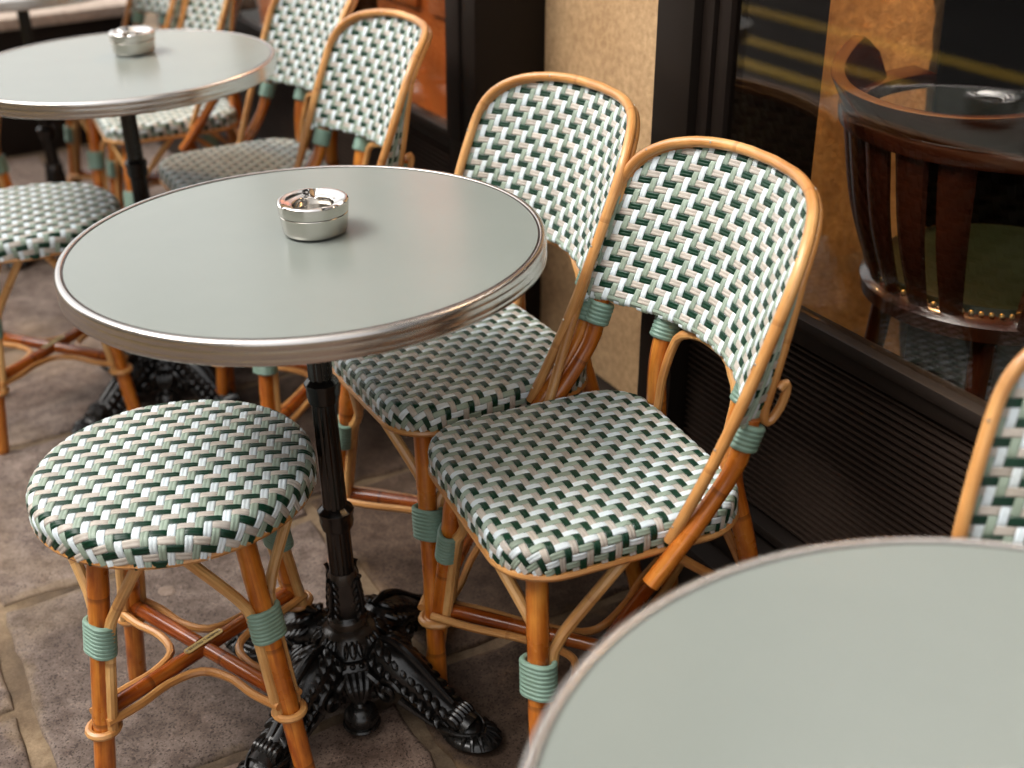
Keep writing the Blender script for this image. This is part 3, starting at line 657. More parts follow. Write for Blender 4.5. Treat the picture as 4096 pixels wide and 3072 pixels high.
def make_chair():
    root = empty('bistro_chair')
    # ---- seat
    HX, HY, RO, RC, ZS = 0.170, 0.160, 0.072, 0.014, 0.4575
    surf, ext = seat_surf(HX, HY, RO, RC, ZS, 0.003)
    m_ = MB(); out = []
    def outline(hx, hy, r_, n=10):
        pts = []
        for (sx, sy, a0) in ((1, -1, -PI / 2), (1, 1, 0), (-1, 1, PI / 2), (-1, -1, PI)):
            for k in range(n + 1): a = a0 + PI / 2 * k / n; pts.append((sx * (hx - r_) + r_ * math.cos(a), sy * (hy - r_) + r_ * math.sin(a)))
        return pts
    o1 = outline(HX - 0.005, HY - 0.005, RO - 0.005); o2 = outline(HX - RC, HY - RC, RO - RC); N = len(o1)
    V = [(x, y, 0.418) for x, y in o1] + [(x, y, ZS - RC) for x, y in o1] + [(x, y, ZS - 0.0045) for x, y in o2]
    fs = [tuple(range(N))[::-1]] + [(l * N + i, l * N + (i + 1) % N, (l + 1) * N + (i + 1) % N, (l + 1) * N + i) for l in range(2) for i in range(N)] + [tuple(2 * N + i for i in range(N))]
    m_.add(V, fs); seat = m_.build('seat', M['dark_green'], root)
    weave_seat(seat, surf, ext, 0.0090, 0.019)
    MB().tube([(x, y, 0.4195) for x, y in outline(HX - 0.002, HY - 0.002, RO - 0.002)], 0.0052, 8, 0.03, True, smooth=False).build('seat_trim', M['rattan'], root)
    # ---- back hoop and second hoop
    h1 = hoop_curve(ZB); MB().tube(h1, 0.0071, 12, 0.012, smooth=False).build('back_hoop', M['rattan'], root)
    h2 = hoop_curve(0.600, 0.043, -0.006, -0.010, dtop=0.007)
    def curl(sx):
        b = h2[0] if sx > 0 else h2[-1]; d = np.array([0.0, -KS, -1.0]); d /= np.linalg.norm(d); o = np.array([0.0, 1.0, -KS]); o /= np.linalg.norm(o); q = []
        for a in np.linspace(0, 1.75 * PI, 14): q.append(b + d * 0.020 * math.sin(a) * 1.25 + o * 0.0085 * (1 - math.cos(a)) + np.array([sx * 0.004 * a / PI, 0, 0]))
        return q
    pth = list(curl(1))[::-1][:-1] + list(h2) + list(curl(-1))[1:]
    MB().tube(pth, 0.0056, 10, 0.012, smooth=False).build('outer_hoop', M['rattan'], root)
    # ---- woven back: bottom roll carries the strands
    xs = np.linspace(-0.190, 0.190, 30); MB().tube([back_pt(x, 0.5885, 0.0075) for x in xs], 0.0036, 8, 0.02, smooth=False).build('bottom_roll', M['sage'], root)
    back = root.children[-1] if False else COL.objects['bottom_roll'] if False else None
    bk_ = [o for o in COL.objects if o.parent == root and o.name.startswith('bottom_roll')][-1]
    cell = 0.0093; zr0 = 0.588
    for i in range(-26, 27):
        a = i * cell
        x = float(np.interp(a, _as, _xs))
        if abs(x) > 0.2035: continue
        zz = np.linspace(0.6, 0.805, 200); ok = zz[hoop_w(zz) >= abs(x)]; zt_ = ok.max() if len(ok) else 0.6
        zlo = zr0 - 0.0145
        b0, b1 = (zlo - 0.45) / CK, (zt_ - 0.45) / CK
        if b1 - b0 < 0.02: continue
        strand('cane_strand', back_surf, a, b0, b1, 'b', cell, (lambda t, i=i: -twill(i - t - 1.5)), M['ice' if i % 2 == 0 else 'sage'], bk_)
    for r_ in range(int((zr0 - 0.45) / CK / cell) + 1, int((ZT - 0.45) / CK / cell) + 1):
        b = r_ * cell; z = 0.45 + b * CK; w = float(hoop_w(z)) if z < ZT - 0.001 else 0
        if w < 0.05: continue
        aw_ = float(np.interp(w, _xs, _as))
        strand('cane_strand', back_surf, b, -aw_, aw_, 'a', cell, (lambda t, r_=r_: twill(t - r_ - 1.5)), M['dark_green' if r_ % 2 == 0 else 'beige'], bk_)
    # ---- woven side band between the two hoops
    s1 = hoop_curve(0.575, 0.004, 0, 0.001); s2 = hoop_curve(0.575, 0.042, -0.006, -0.010, dtop=0.0075)
    LL = np.r_[0, np.cumsum(np.linalg.norm(np.diff((s1 + s2) / 2, axis=0), axis=1))]; wid = 0.044
    def band(a, b):   # a across 0..wid, b along
        k = np.clip(a / wid, 0, 1)[:, None]
        p = np.stack([np.interp(b, LL, s1[:, i]) for i in range(3)], 1); q = np.stack([np.interp(b, LL, s2[:, i]) for i in range(3)], 1)
        p2 = np.stack([np.interp(b + 0.004, LL, s1[:, i]) for i in range(3)], 1); p1_ = np.stack([np.interp(b - 0.004, LL, s1[:, i]) for i in range(3)], 1)
        t_ = p2 - p1_; N = np.cross(t_, q - p); N /= np.linalg.norm(N, axis=1)[:, None] + 1e-12
        P = p + (q - p) * k
        ctr = np.array([0, P[:, 1].mean(), 0.66]); sg = np.sign((N * (P - ctr) * np.array([1, 0, 1])).sum(1)); return P, N * sg[:, None]
    sb_ = MB().tube(list((s1 * 0.52 + s2 * 0.48))[::2], 0.003, 6, 0.02, smooth=False).build('side_band', M['sage'], root)
    c4 = wid / 4
    for i in range(4): strand('cane_strand', band, (i + 0.5) * c4, 0.002, LL[-1] - 0.002, 'b', c4, (lambda t, i=i: -twill(i + t - 1.5)), M['ice' if i % 2 == 0 else 'sage'], sb_)
    for r_ in range(1, int(LL[-1] / c4)):
        strand('cane_strand', band, r_ * c4, 0.001, wid - 0.001, 'a', c4, (lambda t, r_=r_: twill(t - 0.5 + r_ - 1.5)), M['dark_green' if r_ % 2 == 0 else 'beige'], sb_)
    # ---- side beams, posts / rear legs, arch
    for sx in (1, -1):
        MB().tube([(sx * 0.190, 0.126, 0.582), (sx * 0.190, 0.118, 0.548), (sx * 0.189, 0.106, 0.517), (sx * 0.188, 0.080, 0.479), (sx * 0.187, 0.047, 0.437), (sx * 0.185, 0.006, 0.388)], nub(0.0112), 12).build('side_beam', M['bamboo'], root)
        binding(root, (sx * 0.190, 0.127, 0.574), (sx * 0.190, 0.1165, 0.546), 0.0135, 5)
        MB().tube([(sx * 0.104, 0.185, 0.585), (sx * 0.100, 0.166, 0.52), (sx * 0.098, 0.163, 0.45), (sx * 0.112, 0.178, 0.36), (sx * 0.142, 0.212, 0.15), (sx * 0.160, 0.236, 0.0)], nub(0.0132), 14).build('leg', M['bamboo'], root)
        binding(root, (sx * 0.104, 0.184, 0.578), (sx * 0.102, 0.172, 0.548), 0.0148, 6)
        # rear braces
        MB().tube([(sx * 0.176, 0.04, 0.415), (sx * 0.165, 0.10, 0.36), (sx * 0.128, 0.186, 0.285)], 0.0062, 10).build('brace', M['rattan'], root)
        MB().tube([(sx * 0.02, 0.15, 0.415), (sx * 0.07, 0.17, 0.36), (sx * 0.112, 0.190, 0.285)], 0.0062, 10).build('brace', M['rattan'], root)
        binding(root, (sx * 0.1215, 0.190, 0.290), (sx * 0.1275, 0.197, 0.246), 0.0165, 8)
    ar = [(-0.086, 0.158, 0.452), (-0.084, 0.164, 0.50), (-0.079, 0.176, 0.545)] + [tuple(back_pt(x, z, 0.022)) for x, z in ((-0.062, 0.567), (-0.03, 0.576), (0.03, 0.576), (0.062, 0.567))] + [(0.079, 0.176, 0.545), (0.084, 0.164, 0.50), (0.086, 0.158, 0.452)]
    MB().tube(ar, 0.0062, 10).build('back_arch', M['rattan'], root)
    # nail heads on the hoop
    m_ = MB()
    for k in (2, 12, 22, 34, 60, 72, 84, 94, 104):
        if k < len(h1): m_.blob(h1[k] + np.array([0, -0.0070, 0.002]), (0.0018, 0.0012, 0.0018), None, 8, 5)
    m_.build('nails', M['nail'], root)
    # ---- front legs and undercarriage
    FL = []
    for sx in (1, -1):
        FL.append(((sx * 0.128, -0.112, 0.425), (sx * 0.208, -0.150, 0.0), [((-sx, 0.25, 0), (sx * 0.045, -0.148, 0.418)), ((sx * 0.15, 1, 0), (sx * 0.160, -0.01, 0.418))], 'bamboo'))
    leg_set(root, FL, 0.275, 0.130, 0.42, None, 0.0134)
    def at(top, foot, z): top, foot = np.array(top), np.array(foot); return top + (foot - top) * ((top[2] - z) / (top[2] - foot[2]))
    Lz = [at(FL[0][0], FL[0][1], 0.150), np.array([0.141, 0.211, 0.150]), np.array([-0.141, 0.211, 0.150]), at(FL[1][0], FL[1][1], 0.150)]
    x_stretcher(root, Lz, 0.15, 0.0105)
    return root
CH = make_chair()
GC = 'woven bistro chairs along the cafe front'
def place(o, u, v, yaw_deg): o.location = W(u, v, 0); o.rotation_euler = (0, 0, ANG + R(yaw_deg))
tag(CH, 'woven bistro chair with whole seat and back in view, before the dark ribbed panel', 'chair', GC)
place(CH, -1.203, 0.715, 6.15 * -1 * -1 if False else -6.15)
for (u, v, yw, lb) in (
    (-1.588, 0.729, 0.0, 'woven bistro chair against the honey stone pilaster, seat tucked under the middle table'),
    (-2.212, 0.710, -3.5, 'woven bistro chair in front of the orange glass, its seat just behind the middle table'),
    (-2.635, 0.748, -1.5, 'woven bistro chair touching the second table, its back cut by the frame top'),
    (-3.235, 0.730, -5.0, 'woven bistro chair behind the second table, its seat seen under that table'),
    (-3.640, 0.715, 0.0, 'woven bistro chair farthest left at the top edge, only its lower back in view'),
    (-0.458, 0.778, 20.0, 'woven bistro chair cut off by the right edge, behind the blurred foreground table')):
    c = copy_tree(CH); place(c, u, v, yw); tag(c, lb, 'chair', GC)

# ------------------------------------------------------------------ STOOL
def make_stool():
    root = empty('bistro_stool'); RS, RC, ZS = 0.181, 0.016, 0.449
    surf, ext = seat_surf(RS, RS, RS, RC, ZS, 0.006)
    m_ = MB(); m_.lathe([(RS - 0.006, 0.412), (RS - 0.004, 0.42), (RS - 0.005, ZS - RC), (RS - RC, ZS - 0.005), (0.09, ZS - 0.001), (0.02, ZS + 0.001)], 48); seat = m_.build('seat', M['dark_green'], root)
    weave_seat(seat, surf, ext, 0.0104, 0.020, 1)
    MB().tube([((RS - 0.004) * math.cos(a), (RS - 0.004) * math.sin(a), 0.4125) for a in np.linspace(0, 2 * PI, 48, endpoint=False)], 0.0052, 8, 0.03, True, smooth=False).build('seat_trim', M['rattan'], root)
    L = []; P = []
    for k in range(4):
        a = R(45 + 90 * k); d = np.array([math.cos(a), math.sin(a), 0]); t_ = np.array([-math.sin(a), math.cos(a), 0])
        top, foot = d * 0.122 + np.array([0, 0, 0.418]), d * 0.192
        tg = lambda s: tuple((d * 0.125 + t_ * s * 0.095) / 1.0 + np.array([0, 0, 0.411]))
        L.append((top, foot, [(t_ - d * 0.2, tg(1)), (-t_ - d * 0.2, tg(-1))], 'bamboo'))
        P.append(top + (foot - top) * ((0.418 - 0.150) / 0.418))
    leg_set(root, L, 0.262, 0.128, 0.41, None, 0.0138)
    P = [P[0], P[1], P[2], P[3]]
    c = x_stretcher(root, P, 0.15, 0.0108)
    # brass maker's plate on the through bar
    d = (P[2] - P[0]); d /= np.linalg.norm(d); n_ = np.cross((0, 0, 1.0), d); m_ = MB(); V = []
    pl = []
    for k in range(20):
        a = 2 * PI * k / 20; x = math.cos(a); y = math.sin(a); pl.append((math.copysign(0.026, x) + 0.0062 * x, 0.0062 * y))
    for zz in (0.0106, 0.0122):
        for (x, y) in pl: V.append(c + d * x + n_ * y + np.array([0, 0, zz - (y / 0.0106) ** 2 * 0.0022]))
    m_.add(V, [tuple(range(20))[::-1], tuple(20 + i for i in range(20))] + [(i, (i + 1) % 20, 20 + (i + 1) % 20, 20 + i) for i in range(20)]); plate = m_.build('maker_plate', M['brass'], root, True)
    m_ = MB()
    for s in (-1, 1): m_.blob(c + d * s * 0.0285 + np.array([0, 0, 0.0124]), (0.0017, 0.0017, 0.001), None, 8, 5)
    m_.build('rivets', M['nail'], plate)
    tcu = bpy.data.curves.new('lettering', 'FONT'); tcu.body = 'MAISON L. DRUCKER'; tcu.size = 0.0062; tcu.align_x = 'CENTER'; tcu.align_y = 'CENTER'; tcu.extrude = 0.0002
    to = bpy.data.objects.new('lettering', tcu); COL.objects.link(to)
    bpy.context.view_layer.update(); me = bpy.data.meshes.new_from_object(to.evaluated_get(bpy.context.evaluated_depsgraph_get())); bpy.data.objects.remove(to)
    me.materials.append(M['rim_dark']); lt = link('lettering', me, plate)
    xa, ya = Vector(d), Vector(n_); lt.matrix_local = Matrix(((xa.x, ya.x, 0, c[0]), (xa.y, ya.y, 0, c[1]), (0, 0, 1, c[2] + 0.0121), (0, 0, 0, 1)))
    lt.scale = (0.86, 0.86, 1)
    return root
ST = make_stool(); GS = 'round woven stools on the street side of the tables'
tag(ST, 'round woven stool in the left foreground beside the black pedestal of the middle table', 'stool', GS)
ST.location = (-0.441, 1.444, 0); ST.rotation_euler = (0, 0, R(5))
for (u, v, yw, lb) in ((-2.62, 0.29, 20, 'round woven stool at the left edge behind the middle table, cross bars in view'),
                       (-3.735, 0.25, 33, 'round woven stool half cut by the left edge, under the second table')):
    c = copy_tree(ST); c.location = W(u, v, 0); c.rotation_euler = (0, 0, R(yw)); tag(c, lb, 'stool', GS)

# ------------------------------------------------------------------ TABLE
def make_table():
    root = empty('bistro_table'); H_ = 0.72
    MB().lathe([(0.0, H_ - 0.0012), (0.289, H_ - 0.0012)][::-1] and [(0.2895, H_ - 0.012), (0.2895, H_ - 0.0012), (0.15, H_ - 0.0010), (0.001, H_ - 0.0010)], 128, caps=True).build('table_top', M['laminate'], root)
    MB().lathe([(0.2892, H_ - 0.006), (0.2892, H_ - 0.0004), (0.2908, H_ - 0.0004), (0.2908, H_ - 0.006)], 128, caps=False).build('seam', M['rim_dark'], root)
    prof = [(0.270, H_ - 0.029), (0.2985, H_ - 0.029), (0.3000, H_ - 0.0275), (0.3000, H_ - 0.0222), (0.2997, H_ - 0.0214), (0.3000, H_ - 0.0206), (0.3000, H_ - 0.0118), (0.2997, H_ - 0.0110), (0.3000, H_ - 0.0102), (0.3000, H_ - 0.0046), (0.2990, H_ - 0.0020), (0.2972, H_ - 0.0004), (0.2950, H_ + 0.0004), (0.2922, H_ - 0.0001), (0.2909, H_ - 0.0010), (0.2909, H_ - 0.012)]
    MB().lathe(prof, 160, caps=False).build('rim', M['rim'], root, sharp=85)
    MB().lathe([(0.295, H_ - 0.0285), (0.02, H_ - 0.0285)][::-1] and [(0.02, H_ - 0.032), (0.292, H_ - 0.030), (0.292, H_ - 0.022), (0.02, H_ - 0.022)], 64, caps=True).build('underside', M['black_plain'], root)
    def flute(r, z, th):
        k = 1 - 0.09 * np.maximum(0, np.cos(th * 10)) ** 1.5; return r * k * np.cos(th), r * k * np.sin(th), np.full_like(th, z)
    MB().lathe([(0.0178, 0.19), (0.0172, 0.30), (0.0165, 0.45), (0.0158, 0.60), (0.0152, 0.69)], 80, fn=flute).build('column', M['iron'], root)
    for z0, k in ((0.513, 0.95), (0.315, 1.05), (0.664, 1.1)):
        MB().lathe([(0.0160 * k, z0 - 0.024), (0.0205 * k, z0 - 0.020), (0.0222 * k, z0 - 0.010), (0.0215 * k, z0 - 0.002), (0.0235 * k, z0 + 0.003), (0.0238 * k, z0 + 0.008), (0.0200 * k, z0 + 0.012), (0.0162 * k, z0 + 0.015)], 40, fn=lambda r, z, th: ((r + 0.0005 * np.cos(th * 10)) * np.cos(th), (r + 0.0005 * np.cos(th * 10)) * np.sin(th), np.full_like(th, z))).build('collar', M['iron'], root)
    MB().lathe([(0.016, 0.672), (0.03, 0.680), (0.085, 0.686), (0.088, 0.690)], 40).build('top_bracket', M['iron'], root)
    # bulb with acanthus leaves
    bulb = MB().lathe([(0.0185, 0.222), (0.0215, 0.214), (0.0235, 0.200), (0.0265, 0.178), (0.0262, 0.160), (0.0230, 0.150), (0.0245, 0.147), (0.0285, 0.143), (0.0295, 0.137), (0.0280, 0.130), (0.0250, 0.127)], 56, fn=lambda r, z, th: ((r + 0.0016 * np.cos(th * 4) * (0.15 < z < 0.21)) * np.cos(th), (r + 0.0016 * np.cos(th * 4) * (0.15 < z < 0.21)) * np.sin(th), np.full_like(th, z))).build('bulb', M['iron'], root)
    for k in range(4):
        m_ = MB(); a0 = R(90 * k)
        for i in range(5):
            for s in (-1, 1):
                z = 0.158 + i * 0.0125; a = a0 + s * (0.16 + 0.10 * (1 - abs(i - 1.5) / 3.5)); r_ = 0.0285 - 0.0012 * i
                m_.blob((r_ * math.cos(a), r_ * math.sin(a), z), (0.0042, 0.0032, 0.0075), Matrix.Rotation(a, 4, 'Z') @ Matrix.Rotation(s * 0.5, 4, 'X'), 8, 6)
        m_.tube([(0.0305 * math.cos(a0), 0.0305 * math.sin(a0), 0.155), (0.0315 * math.cos(a0), 0.0315 * math.sin(a0), 0.18), (0.027 * math.cos(a0), 0.027 * math.sin(a0), 0.212), (0.031 * math.cos(a0), 0.031 * math.sin(a0), 0.222)], [0.002, 0.003, 0.0028, 0.0035], 8)
        m_.build('leaf', M['iron'], bulb)
    # domed skirt with beads
    sk = MB().lathe([(0.024, 0.131), (0.034, 0.127), (0.044, 0.117), (0.051, 0.107), (0.054, 0.100), (0.060, 0.098), (0.0625, 0.092), (0.066, 0.088), (0.070, 0.078), (0.068, 0.064), (0.058, 0.056)], 72).build('skirt', M['iron'], root)
    m_ = MB()
    for k in range(30): a = 2 * PI * k / 30; m_.blob((0.0615 * math.cos(a), 0.0615 * math.sin(a), 0.0955), (0.0046, 0.0046, 0.0044), None, 8, 6)
    m_.build('beads', M['iron'], sk)
    m_ = MB()
    for k in range(8):
        a = 2 * PI * k / 8
        for s, w in ((0, 1.15), (0.20, 0.75), (-0.20, 0.75)): m_.blob((0.0475 * math.cos(a + s), 0.0475 * math.sin(a + s), 0.1135), (0.0042, 0.0055 * w, 0.0135), Matrix.Rotation(a + s, 4, 'Z') @ Matrix.Rotation(-0.72, 4, 'Y'), 10, 7)
    m_.build('leaf_ring', M['iron'], sk)
    for k in range(4):
        a = R(90 * k); ca, sa = math.cos(a), math.sin(a)
        Pq = lambda r, t, z: (r * ca - t * sa, r * sa + t * ca, z)
        Rz = Matrix.Rotation(a, 4, 'Z')
        td = (-sa, ca, 0)
        m_ = MB()
        m_.tube([Pq(0.040, 0, 0.078), Pq(0.072, 0, 0.086), Pq(0.108, 0, 0.074), Pq(0.143, 0, 0.052), Pq(0.178, 0, 0.031), Pq(0.205, 0, 0.019)], [0.030, 0.0375, 0.0345, 0.0280, 0.0225, 0.0215, 0.025], 20, 0.006, flat=(td, 0.92))
        lg = m_.build('leg', M['iron'], root)
        # serrated acanthus leaf lying along the back of the leg
        m_ = MB()
        m_.tube([Pq(0.058, 0, 0.124), Pq(0.085, 0, 0.1245), Pq(0.115, 0, 0.1085), Pq(0.150, 0, 0.080), Pq(0.180, 0, 0.056)], [0.004, 0.006, 0.0055, 0.0046, 0.0035], 8, 0.006)
        for i in range(9):
            q = i / 8; r_ = 0.070 + 0.102 * q; z = 0.1245 - 0.071 * q ** 1.15
            for s in (-1, 1):
                m_.blob(Pq(r_, s * (0.0165 - 0.004 * q), z - 0.005), (0.0150, 0.0085, 0.0056), Rz @ Matrix.Rotation(0.62, 4, 'Y') @ Matrix.Rotation(s * 0.75, 4, 'Z'), 9, 6)
                m_.blob(Pq(r_ - 0.006, s * (0.0280 - 0.007 * q), z - 0.018), (0.0140, 0.0070, 0.0062), Rz @ Matrix.Rotation(0.7, 4, 'Y') @ Matrix.Rotation(s * 1.0, 4, 'Z'), 8, 6)
        m_.build('acanthus_ridge', M['iron'], lg)
        m_ = MB()
        for s in (-1, 1):
            sp = []
            for i in range(24):
                th = i / 23 * 2.7 * PI; rr_ = 0.0225 * (1 - i / 28); sp.append(Pq(0.090 + rr_ * math.cos(th + 0.4), s * (0.0325 + 0.0055 * i / 23), 0.064 + rr_ * math.sin(th + 0.4)))
            m_.tube(sp, [0.0058, 0.0054, 0.0046, 0.0075], 9, 0.004)
            m_.tube([Pq(0.110, s * 0.0325, 0.056), Pq(0.134, s * 0.0275, 0.040), Pq(0.162, s * 0.0220, 0.024), Pq(0.186, s * 0.0215, 0.016)], [0.0062, 0.0044, 0.0038, 0.0046], 8, 0.006)
            m_.tube([Pq(0.108, s * 0.0325, 0.074), Pq(0.134, s * 0.0265, 0.058), Pq(0.158, s * 0.0215, 0.042)], [0.0036, 0.0026, 0.0016], 7, 0.006)
        m_.build('scroll', M['iron'], lg)
        # foot: oval pad, ribbed toes, rolled volute
        m_ = MB()
        m_.blob(Pq(0.208, 0, 0.0125), (0.047, 0.0345, 0.0125), Rz, 28, 11)
        m_.blob(Pq(0.192, 0, 0.019), (0.036, 0.0255, 0.0165), Rz, 20, 9)
        ft = m_.build('foot', M['iron'], lg)
        m_ = MB()
        for i in range(9):
            th = R(-82 + 164 * i / 8); c0, s0 = math.cos(th), math.sin(th)
            m_.tube([Pq(0.208 + 0.025 * c0, 0.0185 * s0, 0.0262), Pq(0.208 + 0.037 * c0, 0.0270 * s0, 0.0220), Pq(0.208 + 0.0455 * c0, 0.0335 * s0, 0.0125)], [0.0024, 0.0034, 0.0030], 7, 0.004)
        m_.build('toes', M['iron'], ft)
        m_ = MB()
        for i in range(6):
            q = (i - 2.5) / 2.5; m_.tube([Pq(0.187 + 0.0160 * math.cos(th) * (1 - 0.25 * q * q), 0.0180 * q, 0.0335 + 0.0160 * math.sin(th) * (1 - 0.25 * q * q)) for th in np.linspace(0, 2 * PI, 20, endpoint=False)], 0.0042, 7, 0.02, True, smooth=False)
        m_.blob(Pq(0.187, 0, 0.0335), (0.0160, 0.0185, 0.0160), Rz, 16, 9)
        for s in (-1, 1):
            m_.tube([Pq(0.160, s * 0.020, 0.024), Pq(0.178, s * 0.027, 0.029), Pq(0.200, s * 0.025, 0.028), Pq(0.221, s * 0.014, 0.0265), Pq(0.226, s * 0.003, 0.0262)], [0.0025, 0.0038, 0.0035, 0.0026, 0.002], 8, 0.004)
            m_.tube([Pq(0.157, s * 0.010, 0.040), Pq(0.170, s * 0.019, 0.037), Pq(0.186, s * 0.0235, 0.032)], [0.002, 0.0032, 0.002], 7, 0.004)
        m_.blob(Pq(0.160, 0, 0.0450), (0.0095, 0.0135, 0.0095), Rz, 12, 8)
        m_.build('volute', M['iron'], ft)
        # pendant between the legs
        a2 = a + PI / 4; c2, s2 = math.cos(a2), math.sin(a2); Q = lambda r, t, z: (r * c2 - t * s2, r * s2 + t * c2, z); R2 = Matrix.Rotation(a2, 4, 'Z')
        m_ = MB()
        for s in (-1.35, -0.45, 0.45, 1.35): m_.tube([Q(0.066, s * 0.011, 0.086), Q(0.083, s * 0.0095, 0.074), Q(0.086, s * 0.0055, 0.058), Q(0.088, s * 0.0015, 0.047)], [0.0070, 0.0064, 0.0052, 0.0035], 10, 0.004)
        m_.blob(Q(0.088, 0, 0.047), (0.0095, 0.0095, 0.008), R2, 12, 8)
        for s in (-1, 1):
            m_.tube([Q(0.070, s * 0.016, 0.085), Q(0.079, s * 0.026, 0.078), Q(0.076, s * 0.034, 0.064), Q(0.072, s * 0.030, 0.050), Q(0.076, s * 0.021, 0.052)], [0.0065, 0.0075, 0.0075, 0.006, 0.005], 10, 0.004)
        m_.blob(Q(0.086, 0, 0.028), (0.0265, 0.0250, 0.0225), R2, 22, 12)
        m_.tube([Q(0.086 + 0.0250 * math.cos(t_), 0.0235 * math.sin(t_), 0.0165) for t_ in np.linspace(0, 2 * PI, 24, endpoint=False)], 0.0038, 7, 0.02, True, smooth=False)
        m_.build('pendant', M['iron'], root)
    return root
TB = make_table(); GT = 'round bistro tables in a row along the terrace'
tag(TB, 'round pale green bistro table in the middle of the picture with steel ashtray on it', 'table', GT)
TB.location = (-0.250, 1.5166, 0); TB.rotation_euler = (0, 0, R(-33))
for (x, y, a, lb) in ((-0.7360, 2.5213, -40, 'second round pale green table at upper left with an ashtray, behind the middle one'),
                      (0.2877, 0.5257, -30, 'blurred pale green round table filling the lower right foreground'),
                      (*W(-3.70, 0.51)[:2], -20, 'round table cut off by the top left corner of the frame')):
    c = copy_tree(TB); c.location = (x, y, 0); c.rotation_euler = (0, 0, R(a)); tag(c, lb, 'table', GT)

# ------------------------------------------------------------------ ASHTRAYS
def make_ashtray():
    root = empty('ashtray')
    MB().lathe([(0.030, 0.0004), (0.0375, 0.0006), (0.0400, 0.0030), (0.0410, 0.008), (0.0430, 0.0255), (0.0425, 0.0262), (0.030, 0.0262)], 72).build('bowl', M['steel'], root)
    nt_ = [R(200), R(320), R(80)]
    def fn(r, z, th):
        zz = np.full_like(th, z)
        if z > 0.034 and r > 0.024:
            for a in nt_:
                d = (th - a + PI) % (2 * PI) - PI; zz = zz - 0.0038 * np.exp(-(d / 0.11) ** 2) * min(1, (r - 0.02) / 0.01)
        return r * np.cos(th), r * np.sin(th), zz
    lid = MB().lathe([(0.0425, 0.0268), (0.0436, 0.0274), (0.0446, 0.0392), (0.0444, 0.0408)], 96, caps=False).build('lid_band', M['steel'], root)
    MB().lathe([(0.0444, 0.0408), (0.0436, 0.0424), (0.0420, 0.0431), (0.0395, 0.0428), (0.0345, 0.0402), (0.0290, 0.0376), (0.0272, 0.0374), (0.0260, 0.0368), (0.0255, 0.0352), (0.0262, 0.030), (0.0300, 0.022), (0.031, 0.012), (0.026, 0.0065), (0.002, 0.0060)], 120, fn=fn, caps=False).build('lid', M['polish'], root, sharp=60)
    return root
AS = make_ashtray(); tag(AS, 'round steel ashtray in the middle of the middle table, polished lid', 'ashtray', 'steel ashtrays on the tables')
AS.location = (-0.2395, 1.5415, 0.7204); AS.rotation_euler = (0, 0, R(12))

# ------------------------------------------------------------------ INTERIOR CHAIRS behind the glass
def make_cafe_chair():
    root = empty('wooden_armchair')
    zs = 0.49
    m_ = MB(); m_.lathe([(0.185, zs - 0.045), (0.205, zs - 0.035), (0.208, zs - 0.012), (0.200, zs - 0.004), (0.19, zs)], 48); st = m_.build('seat_frame', M['dark_wood'], root)
    m_ = MB(); m_.lathe([(0.186, zs), (0.180, zs + 0.010), (0.12, zs + 0.022), (0.01, zs + 0.027)], 48); cu = m_.build('seat_pad', M['leather'], root)
    m_ = MB()
    for k in range(84): a = 2 * PI * k / 84; m_.blob((0.189 * math.cos(a), 0.189 * math.sin(a), zs + 0.003), (0.0045, 0.0045, 0.004), None, 8, 5)
    m_.build('nail_heads', M['brass'], cu)
    arc = lambda r, a, z: (r * math.cos(R(a)), r * math.sin(R(a)), z)
    # curved back rail, a band that flares at its ends (back towards -y)
    for nm, z0, z1, rr_, a0, a1 in (('arm_rail', 0.728, 0.752, 0.245, 175, 365), ('crest_rail', 0.752, 0.796, 0.248, 196, 340)):
        V, fs = [], []; n = 40
        for i in range(n + 1):
            a = a0 + (a1 - a0) * i / n; e = abs(2 * i / n - 1); tz = z1 + 0.045 * e ** 3 - 0.05 * max(0, e - 0.86) / 0.14 if nm == 'crest_rail' else z1; tk = 0.011 if nm == 'crest_rail' else 0.017 + 0.016 * e ** 3
            rb = rr_ + 0.02 * (1 if nm == 'crest_rail' else 0)
            V += [arc(rr_ - tk, a, z0), arc(rr_ + tk, a, z0), arc(rb + tk, a, tz), arc(rb - tk, a, tz)]
        for i in range(n):
            for j in range(4): fs.append((i * 4 + j, i * 4 + (j + 1) % 4, (i + 1) * 4 + (j + 1) % 4, (i + 1) * 4 + j))
        fs += [(3, 2, 1, 0), tuple(n * 4 + j for j in range(4))]
        m_ = MB(); m_.add(V, fs); m_.build(nm, M['dark_wood'], root, True, 0.004)
    for k in range(5):
        a = 234 + 66 * k / 4; m_ = MB(); b_, t_ = arc(0.188, a, zs - 0.01), arc(0.243, a, 0.732)
        m_.tube([b_, ((b_[0] + t_[0]) / 2 * 1.04, (b_[1] + t_[1]) / 2 * 1.04, 0.6), t_], [0.017, 0.024, 0.029], 10, 0.02, flat=((math.cos(R(a)), math.sin(R(a)), 0), 0.4)); m_.build('slat', M['dark_wood'], root)
    for a in (208, 332): m_ = MB(); m_.tube([arc(0.19, a, zs - 0.02), arc(0.235, a, 0.60), arc(0.243, a, 0.732)], 0.020, 10); m_.build('arm_post', M['dark_wood'], root)
    for a in (45, 135, 225, 315): m_ = MB(); m_.tube([arc(0.16, a, zs - 0.03), arc(0.185, a, 0.25), arc(0.215, a, 0.06)], [0.018, 0.017, 0.013], 12); m_.build('leg', M['dark_wood'], root)
    return root
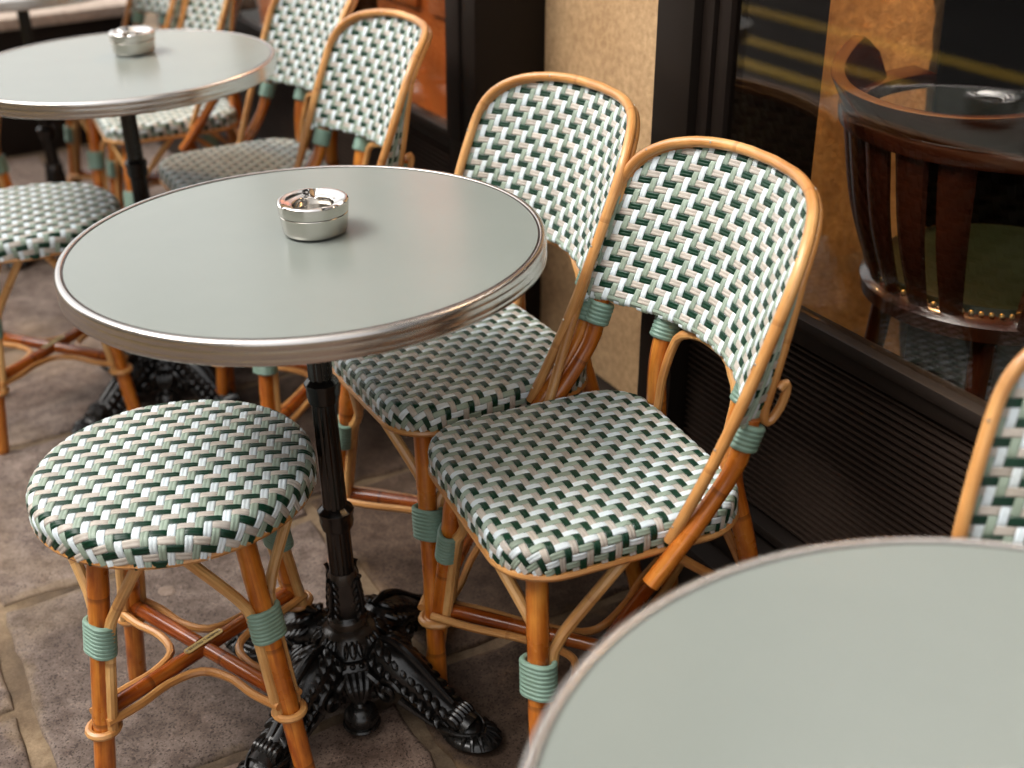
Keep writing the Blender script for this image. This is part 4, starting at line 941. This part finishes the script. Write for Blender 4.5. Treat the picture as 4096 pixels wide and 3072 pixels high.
IC = make_cafe_chair(); tag(IC, 'dark wooden armchair with slatted back and green nailed seat, just behind the window glass', 'armchair', 'dark wooden armchairs inside the cafe')
IC.location = W(-1.315, 1.550, 0.0); IC.rotation_euler = (0, 0, ANG - R(6))
c = copy_tree(IC); c.location = W(-1.385, 2.05, 0.0); c.rotation_euler = (0, 0, ANG + R(30)); tag(c, 'dark wooden armchair farther inside, mostly hidden behind the nearer armchair', 'armchair', 'dark wooden armchairs inside the cafe')

a2 = copy_tree(AS); a2.location = (-0.724, 2.600, 0.7204); a2.rotation_euler = (0, 0, R(70)); tag(a2, 'round steel ashtray on the second table at upper left', 'ashtray', 'steel ashtrays on the tables')
# ------------------------------------------------------------------ small things on the ground
for (px_, r_, sh, lb) in (((-1.335, 0.800), 0.021, 1.0, 'pale round trodden gum spot on the paving under the nearest chair'), ((-1.712, 0.945), 0.010, 0.8, 'small pale gum spot on the dark paving close to the stone pilaster'), ((-1.86, 0.30), 0.016, 0.9, 'flattened dark gum spot on the paving behind the left foreground stool')):
    m_ = MB(); n_ = 20; rg = random.Random(int(r_ * 1e4)); rad = [r_ * (1 + rg.uniform(-0.13, 0.13)) for _ in range(n_)]
    V = [(0.72 * rad[i] * math.cos(2 * PI * i / n_), 0.72 * sh * rad[i] * math.sin(2 * PI * i / n_), 0.0024) for i in range(n_)] + [(rad[i] * math.cos(2 * PI * i / n_), sh * rad[i] * math.sin(2 * PI * i / n_), 0.0004) for i in range(n_)]
    m_.add(V, [tuple(range(n_))] + [(n_ + i, n_ + (i + 1) % n_, (i + 1) % n_, i) for i in range(n_)])
    o = m_.build('gum_spot', M['gum'], None, True, 0, 0); o.location = W(px_[0], px_[1], 0.0); tag(o, lb, 'gum spot', 'gum spots on the paving')
mb = MB(); mb.blob((0, 0, 0.005), (0.009, 0.006, 0.006), Matrix.Rotation(0.4, 4, 'Z'), 7, 5); o = mb.build('pebble', M['ledge'], None, True, 0, 20); o.location = W(-1.70, 0.73, 0.0)
tag(o, 'small grey pebble lying on the paving beside the black pedestal', 'pebble')
